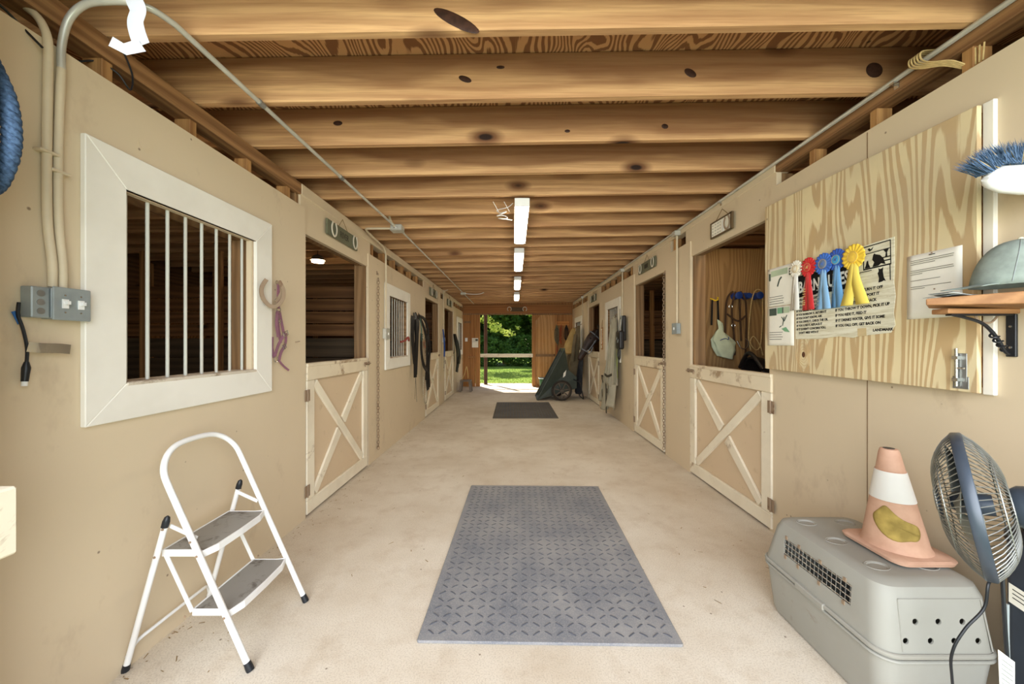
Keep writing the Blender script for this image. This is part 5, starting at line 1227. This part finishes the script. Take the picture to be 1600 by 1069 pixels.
# ================================================================== HANGING CLOTHS, HORSE, CART
def cloth(parent, name, m, top, bot, w0, w1, depth, folds, sway=(0,0), seed=0, pw=.6, rag=.02):
    def f(u, v):
        w = w0+(w1-w0)*v**pw; x = (u-.5)*w+sway[0]*v; ph = seed+u*folds*2*math.pi
        z = depth*(.25+.75*v**.7)*(.5+.5*math.sin(ph+v*.6))+sway[1]*v+.02
        return V((x+.02*v*math.sin(ph*1.7), top+(bot-top)*v+rag*math.sin(u*7+seed)*v, z))
    return G().grid(f, 56, 26).build(name, m, parent, smooth=True, solid=.006)
m_sheet = plain('horse_sheet', srgb(168, 162, 142), .85, 0, .1, .08, 6); m_edge = plain('sheet_binding', srgb(64, 58, 46), .8)
r = thing('horse_sheet', 'long light grey horse sheet with dark edging hanging nearly to the floor', 'blanket', M=onwall('R', 6.75, 1.86, .04))
cloth(r, 'sheet_cloth', m_sheet, 0, -1.22, .06, .52, .13, 3, (.03,.02), .4, .45, .03)
cloth(r, 'sheet_cloth', m_sheet, -.55, -1.66, .35, .95, .10, 2.5, (-.16,.09), 2.0, .7, .06)
G().strap(sp([(-.62,-1.12,.10),(-.3,-1.10,.2),(-.1,-1.2,.22)],6), .03, .008, (0,1,0)).build('binding', m_edge, r)
G().strap(sp([(-.62,-1.12,.10),(-.52,-1.4,.14),(-.30,-1.70,.16)],6), .03, .008, (1,0,0)).build('binding', m_edge, r)
G().strap(sp([(.12,-1.20,.22),(.05,-1.45,.2),(-.02,-1.74,.18)],6), .05, .008, (1,0,0)).build('binding', m_edge, r)
G().strap(sp([(-.05,-1.04,.20),(.15,-1.06,.2),(.28,-1.02,.16)],6), .04, .008, (0,1,0)).build('binding', m_edge, r)
G().box(.06,.14,-1.36,-1.28,.20,.212).build('dark_patch', m_edge, r)
G().tube([(0,.06,-.03),(0,.03,.02),(0,-.02,.03)], .008, 6).build('hook', m_rust, r)
r = thing('horse_halter', 'thin chain and green halter hanging behind the top of the grey horse sheet', 'halter', M=onwall('R', 6.50, 1.98, .05))
G().tube([(0,0,0),(0,-.6,.02)], .006, 6).build('chain_links', m_steel, r)
for p in ([(0,-.4,.03),(.04,-.7,.05),(.02,-1.0,.05)], [(.02,-.4,.03),(-.02,-.8,.05),(.03,-1.2,.05)]): G().strap(sp(p,6), .03, .005, (1,0,.3)).build('green_strap', plain('lime', srgb(140,156,48), .7) if 'lime' not in bpy.data.materials else bpy.data.materials['lime'], r)
r = thing('splint_boots', 'bundle of black leg boots and straps hanging beside the grey horse sheet', 'boots', M=onwall('R', 6.22, 1.84, .04))
G().box(-.06,.07,-.42,.0,.0,.06).build('boot', m_black, r, bevel=.02, seg=3); G().box(-.11,.10,-.56,-.25,.04,.13).build('boot', m_black, r, bevel=.03, seg=3)
for p in ([(-.03,0,.07),(-.05,-.2,.09),(-.03,-.4,.14)], [(.04,0,.07),(.05,-.2,.09),(.03,-.45,.14)]): G().strap(sp(p,5), .02, .005, (1,0,0)).build('strap', m_boxg, r)
G().tube(sp([(-.06,-.52,.1),(-.08,-.68,.1),(-.01,-.73,.1),(.05,-.68,.1),(.05,-.55,.1)],6), .010, 7).build('loop_strap', m_black, r, smooth=True)
G().box(-.04,.04,-.06,-.03,.062,.075).build('buckle', m_steel, r)
r = thing('wall_thermometer', 'narrow wooden thermometer on the panel beside the horse', 'thermometer', M=onwall('R', 7.93, 1.52, .014))
G().box(-.05,.05,-.27,.20,0,.018).build('board', m_block, r, bevel=.004); G().box(-.028,.028,-.15,.17,.018,.021).build('scale', m_paper, r); G().tube([(0,-.12,.024),(0,.14,.024)], .004, 6).build('glass_tube', m_rust, r)
G().prism([(-.02,-.24),(.02,-.24),(.02,-.19),(0,-.17),(-.02,-.19)], .018, .022).build('emblem', m_paper, r); G().tube([(-.03,.2,.01),(0,.36,.0),(.03,.2,.01)], .004, 5).build('cord_loop', m_string, r)
# coats
def coat(nm, lab, cat, y, top, bot, m, w0, w1, dep, sway, seed, sl=None, out=.085):
    r = thing(nm, lab, cat, M=onwall('R', y, top, out)); cloth(r, 'garment', m, 0, bot-top, w0, w1, dep, 2.5, sway, seed, .5)
    G().tube([(0,.05,-.04),(0,.02,.01),(0,-.02,.02)], .008, 6).build('hook', m_rust, r)
    if sl: G().tube(sp(sl, 6), [.05+.0*i for i in range(len(sp(sl,6)))], 10).build('sleeve', m, r, smooth=True)
    return r
m_tan = plain('tan_canvas', srgb(176, 150, 98), .8, 0, .1, .12, 5); m_brn = plain('brown_canvas', srgb(112, 100, 78), .85, 0, .1, .15, 5); m_jean = plain('denim', srgb(50, 51, 54), .85, 0, .1, .15, 8)
coat('jacket', 'tan canvas jacket hanging at the far end of the right wall', 'coat', 10.9, 1.83, 1.08, m_tan, .12, .85, .22, (-.18,.10), 1, None)
coat('jacket', 'grey-brown coat with sleeves hanging in front of the tan jacket', 'coat', 10.15, 1.86, .42, m_brn, .10, .70, .22, (-.05,.10), 2.3, [(.1,-.25,.15),(.22,-.6,.22),(.2,-.95,.24)])
coat('trousers', 'dark denim trousers hanging low between the coats and the horse', 'trousers', 9.62, 1.25, .10, m_jean, .25, .34, .14, (0,.06), .5, None)
coat('jacket', 'faded grey jacket hanging low in the far right corner', 'coat', 11.55, 1.30, .35, plain('faded_grey', srgb(132,124,104), .85), .3, .7, .22, (-.05,.16), 4, None)

# horse
n = N('horse_coat', .5, 0, .35); c = n.ramp(n.noise(n.co((1,1,1),0), 5, 3), [(.35, srgb(34,22,16)), (.7, srgb(58,38,27))]); n.color(c); m_horse = n.m
h = thing('horse', 'dark brown horse leaning its haltered head over the farthest right half door', 'horse', (2.6, 8.95, 0)); I = W(h)
secs = [((3.9,9.0,1.25),.34,.26),((3.55,9.0,1.28),.36,.27),((3.2,8.98,1.30),.34,.22),((2.85,8.96,1.38),.27,.16),((2.5,8.95,1.48),.20,.115),((2.2,8.93,1.56),.165,.09),((2.03,8.91,1.60),.155,.085),((1.93,8.90,1.56),.16,.088),((1.84,8.89,1.46),.15,.085),((1.76,8.88,1.35),.12,.072),((1.69,8.87,1.24),.092,.06),((1.63,8.86,1.14),.078,.054),((1.58,8.855,1.06),.074,.053),((1.545,8.85,1.005),.058,.045),((1.53,8.85,.98),.025,.02)]
cen = [V(s_[0]) for s_ in secs]; rings = []
for i, (c_, a, b) in enumerate(secs):
    t = (cen[min(i+1,len(cen)-1)]-cen[max(i-1,0)]).normalized(); sidev = V((0,1,0)); up_ = t.cross(sidev).normalized()
    rings.append([V(c_)+up_*math.cos(q)*a+sidev*math.sin(q)*b for q in [2*math.pi*k/20 for k in range(20)]])
g = G(); g.loft(rings)
for s_ in (-1,1):   # ears grown out of the poll
    e0 = V((2.02, 8.91+s_*.055, 1.725)); tip = V((1.985, 8.91+s_*.085, 1.845))
    g.loft([[e0.lerp(tip, t)+V((math.cos(q)*w_*.6, math.sin(q)*w_, 0)) for q in [2*math.pi*k/10 for k in range(10)]] for t, w_ in ((-.25,.028),(.1,.032),(.5,.026),(.85,.012),(1,.002))])
# legs and belly of the standing horse, inside the stall
for lx, ly in ((3.35,8.85),(3.35,9.12)):
    g.loft([[V((lx+math.cos(q)*r_, ly+math.sin(q)*r_*.9, z)) for q in [2*math.pi*k/12 for k in range(12)]] for z, r_ in ((1.2,.11),(.85,.085),(.60,.058),(.52,.055),(.30,.036),(.14,.042),(.07,.045),(.0,.055))])
g.build('body', m_horse, h, inv=I, smooth=True, sub=1)
G().grid(lambda u, v: V((2.02+.9*u, 8.86-.01*v, 1.735-.16*u-.05*u*u-(.14+.02*math.sin(u*40))*v+.01)) , 40, 6).build('mane', m_black, h, inv=I, solid=.012, smooth=True)
G().loft([[V((1.955-.05*t, 8.80-.0*t, 1.69-.16*t))+V((.02*math.cos(q)*(1-t*.7), .02*math.sin(q), 0)) for q in [2*math.pi*k/8 for k in range(8)]] for t in (0,.4,.8,1)]).build('forelock', m_black, h, inv=I, smooth=True)
for s_ in (-1,1):
    G().ball((1.80, 8.89+s_*.079, 1.50), (.022,.010,.018), 12).build('eye', plain('eye', srgb(16,12,10), .1) if 'eye' not in bpy.data.materials else bpy.data.materials['eye'], h, inv=I, smooth=True)
    G().ball((1.548, 8.852+s_*.036, 1.055), (.012,.006,.018), 10).build('nostril', m_ink, h, inv=I, smooth=True)
m_halt = plain('halter_blue_grey', srgb(120,124,130), .6)
def rng(i, f, ex=.006, w=.022, name='noseband'):
    a = secs[i]; b = secs[i+1]; c_ = V(a[0]).lerp(V(b[0]), f); A = a[1]*(1-f)+b[1]*f+ex; B = a[2]*(1-f)+b[2]*f+ex
    t = (V(b[0])-V(a[0])).normalized(); up_ = t.cross(V((0,1,0))).normalized()
    P = [c_+up_*math.cos(q)*A+V((0,1,0))*math.sin(q)*B for q in [2*math.pi*k/24 for k in range(25)]]
    G().strap(P, w, .006, t).build(name, m_halt, h, inv=I)
rng(10, .3); rng(7, .0, name='crown_strap')
G().strap(sp([(1.93,8.805,1.46),(1.84,8.80,1.33),(1.74,8.80,1.20)],5), .022, .006, (0,0,1)).build('cheek_strap', m_halt, h, inv=I)
G().strap(sp([(1.86,8.81,1.30),(1.80,8.83,1.16),(1.74,8.82,1.14)],5), .02, .006, (0,0,1)).build('throat_strap', m_halt, h, inv=I)
for p in ((1.735,8.79,1.20),(1.90,8.795,1.42)): G().tube(circ(p, .022, 14, (0,1,0)), .005, 6, closed=True).build('halter_ring', m_steel, h, inv=I, smooth=True)

# dump cart
m_cart = plain('cart_plastic', srgb(56, 64, 54), .5, 0, .4, .14, 5)
r = thing('dump_cart', 'dark green two-wheeled dump cart tipped up with its tray on the floor, by the coats', 'cart', (1.15, 9.4, 0)); I = W(r)
prof = [(.565,.015),(1.225,1.255),(1.33,.73),(1.53,.555),(1.53,.29),(.95,.10)]
def side_poly(y, k):
    cxp = sum(p[0] for p in prof)/6; czp = sum(p[1] for p in prof)/6
    return [V((x if i < 2 else x-.0, y + (0 if i < 2 else k), z)) for i, (x, z) in enumerate(prof)]
A = side_poly(9.05, .10); B = side_poly(9.80, -.10)
g = G(); g.add(A+B, [(0,1,2),(0,2,3),(0,3,4),(0,4,5),(8,7,6),(9,8,6),(10,9,6),(11,10,6),(1,7,8,2),(2,8,9,3),(3,9,10,4),(4,10,11,5),(5,11,6,0)])
g.build('tray', m_cart, r, inv=I, solid=.014)
G().tube([A[0],A[1],B[1],B[0]], .018, 8, closed=True).build('tray_rim', m_cart, r, inv=I, smooth=True)
G().add([(1.20,9.05,.66),(1.27,9.055,.74),(1.245,9.055,.60),(1.185,9.05,.55)], [(0,1,2,3)]).build('label', m_paper, r, inv=I, solid=.002)
m_tire = plain('tyre', srgb(52, 46, 40), .8); m_rim = plain('wheel_rim', srgb(88, 78, 66), .6)
for y in (8.99, 9.86):
    s_ = -1 if y < 9.4 else 1; c_ = (1.15, y, .247)
    g = G(); g.tube(circ(c_, .222, 40, (0,1,0)), .025, 10, closed=True); wt = g.build('wheel', m_tire, r, inv=I, smooth=True)
    g = G(); g.tube(circ(c_, .190, 32, (0,1,0)), .014, 8, closed=True)
    for k in range(7):
        a = 2*math.pi*k/7+.2; g.beam((c_[0]+math.cos(a)*.03,y,c_[2]+math.sin(a)*.03),(c_[0]+math.cos(a)*.185,y,c_[2]+math.sin(a)*.185),.026,.03,(0,1,0))
    g.lathe([(.035,-.03),(.04,.0),(.035,.03)], c_, (0,1,0), 16); g.build('rim', m_rim, wt, smooth=False)
G().tube([(1.15,8.98,.247),(1.15,9.88,.247)], .013, 10).build('axle', m_rust, r, inv=I)
G().tube(sp([(1.45,9.13,.50),(1.60,9.13,.42),(1.66,9.13,.20),(1.70,9.15,.03),(1.70,9.4,.02),(1.70,9.68,.03),(1.66,9.70,.20),(1.60,9.70,.42),(1.45,9.70,.50)], 6), .013, 8).build('handle', m_blackp, r, inv=I, smooth=True)
r = thing('green_tub', 'green plastic tub with a pale rim behind the upturned cart', 'tub', (.95, 11.3, 0)); I = W(r)
G().loft([rrect(.80,1.12,11.15,11.45,.05,.0), rrect(.76,1.16,11.12,11.48,.06,.32)]).build('tub_body', plain('tub_green', srgb(60,104,70), .5), r, inv=I, smooth=True)
G().tube(rrect(.75,1.17,11.11,11.49,.06,.33), .014, 8, closed=True).build('tub_rim', m_boxg, r, inv=I, smooth=True)

# extra fittings near the first light
r = thing('light_cord', 'white cord looped up and tied beside the nearest tube light', 'cord', (-.12, 3.5, 2.66)); I = W(r)
G().tube(sp([(-.01,3.35,2.63),(-.06,3.45,2.63),(-.16,3.55,2.64),(-.13,3.48,2.59),(-.07,3.42,2.58),(-.12,3.40,2.55),(-.16,3.50,2.57),(-.10,3.52,2.58),(-.06,3.50,2.55),(-.10,3.44,2.52),(-.14,3.48,2.54),(-.02,3.62,2.57)], 7), .004, 6).build('cord', m_whitep, r, inv=I, smooth=True)
for x in (-.19,-.09): G().tube([(x,3.40,2.665),(x+.05,3.42,2.58)], .0025, 5).build('tie', m_whitep, r, inv=I)

# ================================================================== OUTDOORS
n = N('lawn_soil', .95, 0, .05); v = n.co((1,1,1),0)
c = n.mix(n.ramp(n.noise(v, .8, 5, .65), [(.4,0.0),(.65,1.0)]), srgb(128,150,66), srgb(92,122,46)); c = n.mix(n.ramp(n.noise(v, 30, 3, .6), [(.45,0.0),(.7,.6)]), c, srgb(164,170,92)); n.color(c); m_lawn = n.m
lw = G().box(-40, 40, 13.35, 60, -.2, -.03).box(-40, 40, -30, .3, -.2, -.06).box(-40,-5.7,.3,13.35,-.2,-.06).box(6,40,.3,13.35,-.2,-.06).build('ground', m_lawn); lw['kind'] = 'structure'
n = N('gravel', .95, 0, .1); v = n.co((1,1,1),0); c = n.mix(n.ramp(n.noise(v, 14, 4, .7), [(.4,0.0),(.65,1.0)]), srgb(222,208,186), srgb(178,158,132)); n.color(c)
gv = G().add([(-5.6,12.17,-.04),(5.9,12.17,-.04),(5.9,12.9,-.04),(2.5,13.5,-.035),(.6,13.3,-.035),(-.9,13.55,-.035),(-3,13.4,-.035),(-5.6,13.5,-.04)]+[(-5.6,12.17,-.2),(5.9,12.17,-.2),(5.9,12.9,-.2),(2.5,13.5,-.2),(.6,13.3,-.2),(-.9,13.55,-.2),(-3,13.4,-.2),(-5.6,13.5,-.2)],
     [tuple(range(8)), tuple(range(8,16))[::-1]]+[(i,8+i,8+(i+1)%8,(i+1)%8) for i in range(8)]).build('path', n.m); gv['kind'] = 'structure'
# grass blades near the door
rnd = random.Random(11); g = G()
for k in range(9000):
    x = -3.2+6.2*rnd.random(); y = 13.2+9*rnd.random()**1.3; a = rnd.random()*6.28; hh = .03+.05*rnd.random(); l = rnd.gauss(0,.025)
    dx, dy = math.cos(a)*.006, math.sin(a)*.006
    g.add([(x-dx,y-dy,-.03),(x+dx,y+dy,-.03),(x+l,y+rnd.gauss(0,.02),-.03+hh)], [(0,1,2)])
gr = g.build('grass', plain('grass_blade', srgb(142,166,70), .8, 0, .1, .2, 1)); tag(gr, 'short lawn grass growing beyond the rear doorway', 'grass', kind='stuff')
po = G().tube([(-.98, 13.0, -.05),(-.98, 13.0, 3.3)], .062, 12).build('porch_post', plain('post_dark', srgb(74,58,50), .8, 0, .1, .2, 4), smooth=True); tag(po, 'dark round post standing on the gravel just outside the rear doorway', 'post')
def leafmat(nm, a, b):
    n = N(nm, .6, 0, .2); oi = n.noise(n.co((1,1,1),0), 2.2, 4, .7); n.color(n.ramp(oi, [(.35,a),(.65,b)]))
    n.b.inputs['Subsurface Weight'].default_value = 0; n.b.inputs['Transmission Weight'].default_value = 0
    tr = n.n('ShaderNodeBsdfTranslucent'); tr.inputs[0].default_value = tuple(x*1.1 for x in b[:3])+(1,)
    ms = n.n('ShaderNodeMixShader'); ms.inputs[0].default_value = .35; out = n.t.nodes['Material Output']
    n.t.links.new(n.b.outputs[0], ms.inputs[1]); n.t.links.new(tr.outputs[0], ms.inputs[2]); n.t.links.new(ms.outputs[0], out.inputs[0]); return n.m
m_lf = leafmat('leaves_mid', srgb(58,84,32), srgb(108,138,52)); m_lf2 = leafmat('leaves_bright', srgb(134,158,54), srgb(210,216,110)); m_lf3 = leafmat('leaves_dark', srgb(58,90,40), srgb(112,146,68))
def tree(nm, lab, cat, base, trunk_h, blobs, m, nl, ls, seed, group=None):
    r = thing(nm, lab, cat, base, group=group); rnd = random.Random(seed)
    if trunk_h: G().tube(sp([(0,0,-.1),(.08,.05,trunk_h*.5),(0,0,trunk_h)], 5), [.22-.10*i/10 for i in range(11)], 10).build('trunk', m_block, r, smooth=True)
    g = G(); tot = sum(b[3]*b[4]*b[5] for b in blobs)
    for bx, by, bz_, rx, ry, rz in blobs:
        for k in range(int(nl*(rx*ry*rz)/tot)):
            while True:
                p = V((rnd.uniform(-1,1), rnd.uniform(-1,1), rnd.uniform(-1,1)))
                if .25 < p.length < 1: break
            nn = mnoise.noise(V((p.x*rx, p.y*ry, p.z*rz))*1.1+V((seed,0,0)))
            if nn < -.15: continue
            c_ = V((bx+p.x*rx, by+p.y*ry, bz_+p.z*rz)); a = V((rnd.gauss(0,1), rnd.gauss(0,1), rnd.gauss(0,.6))).normalized(); b = a.orthogonal().normalized(); b = (b*math.cos(seed+k)+a.cross(b)*math.sin(seed+k)); s_ = ls*rnd.uniform(.7,1.3)
            g.add([c_-a*s_, c_+b*s_*.5, c_+a*s_, c_-b*s_*.5], [(0,1,2,3)])
    g.build('crown', m, r); return r
tree('tree', 'bright yellow-green tree branch overhanging behind the rear doorway', 'tree', (-4.2,19.5,-.05), 4.2, [(3.6,0,2.25,1.0,.7,.30),(4.1,.2,2.0,.6,.5,.22),(3.0,.2,2.7,.8,.6,.25),(1.0,0,4.6,2.6,2,1.0)], m_lf2, 9000, .085, 1)
tree('tree', 'leafy mid-green tree on the right beyond the rear doorway', 'tree', (4.4,20,-.05), 3.5, [(-1.6,.5,3.5,2.2,1.4,1.6),(0,0,5.2,3,2.2,1.6),(-3.6,1.5,4.3,1.9,1.2,1.3)], m_lf, 20000, .11, 2)
tree('tree', 'dark tree filling the middle of the rear doorway', 'tree', (-.6,26,-.05), 4, [(0,0,3.8,3.4,2,3.4),(-3,0,4.0,2.4,2,3.2),(3.2,.4,4.0,2.4,2,3.2)], m_lf3, 60000, .17, 3)
for k, (x, lab) in enumerate(((-6.5,'dense dark shrub at the left of the lawn edge'),(-2.6,'dense dark shrub at the lawn edge behind the porch post'),(1.2,'dense dark shrub at the lawn edge in the middle of the doorway'),(5.2,'dense dark shrub at the right of the lawn edge'))):
    tree('shrub', lab, 'shrub', (x,23.5,-.05), 0, [(0,0,.9,2.4,1.2,1.1)], m_lf3, 9000, .10, 10+k)
for x, y, k in ((-11,27,4),(-5.5,29,6),(5,29,7),(10,26,5)):
    tree('tree', {4:'far tree beyond the lawn, leftmost',6:'far tree left behind the dark middle tree',7:'far tree right behind the dark middle tree',5:'far tree beyond the lawn, rightmost'}[k], 'tree', (x,y,-.05), 4, [(0,0,5,4,2.5,4.6)], m_lf3, 26000, .24, k)

# litter on the floor
rnd = random.Random(21); g = G()
for k in range(420):
    side_ = rnd.random() < .6
    y = 1.2+9*rnd.random()**1.5; x = (XL+.02+abs(rnd.gauss(0,.10))) if side_ else rnd.uniform(XL+.05, XR-.05)
    if (abs(x-.18) < .68 and 1.6 < y < 3.7) or (x > 1.2 and y < 2.1) or (abs(x-.2) < .68 and 6.8 < y < 8.8): continue
    a = rnd.random()*6.28; L = .004+.016*rnd.random()**2; t = .0012+.002*rnd.random()
    dx, dy = math.cos(a), math.sin(a)
    g.add([(x-dx*L-dy*t,y-dy*L+dx*t,.001),(x+dx*L-dy*t,y+dy*L+dx*t,.002),(x+dx*L+dy*t,y+dy*L-dx*t,.001),(x-dx*L+dy*t,y-dy*L-dx*t,.002)], [(0,1,2,3)])
o = g.build('straw_litter', plain('litter', srgb(150,124,84), .9)); tag(o, 'bits of straw and dry leaf scattered on the concrete floor', 'litter', kind='stuff')
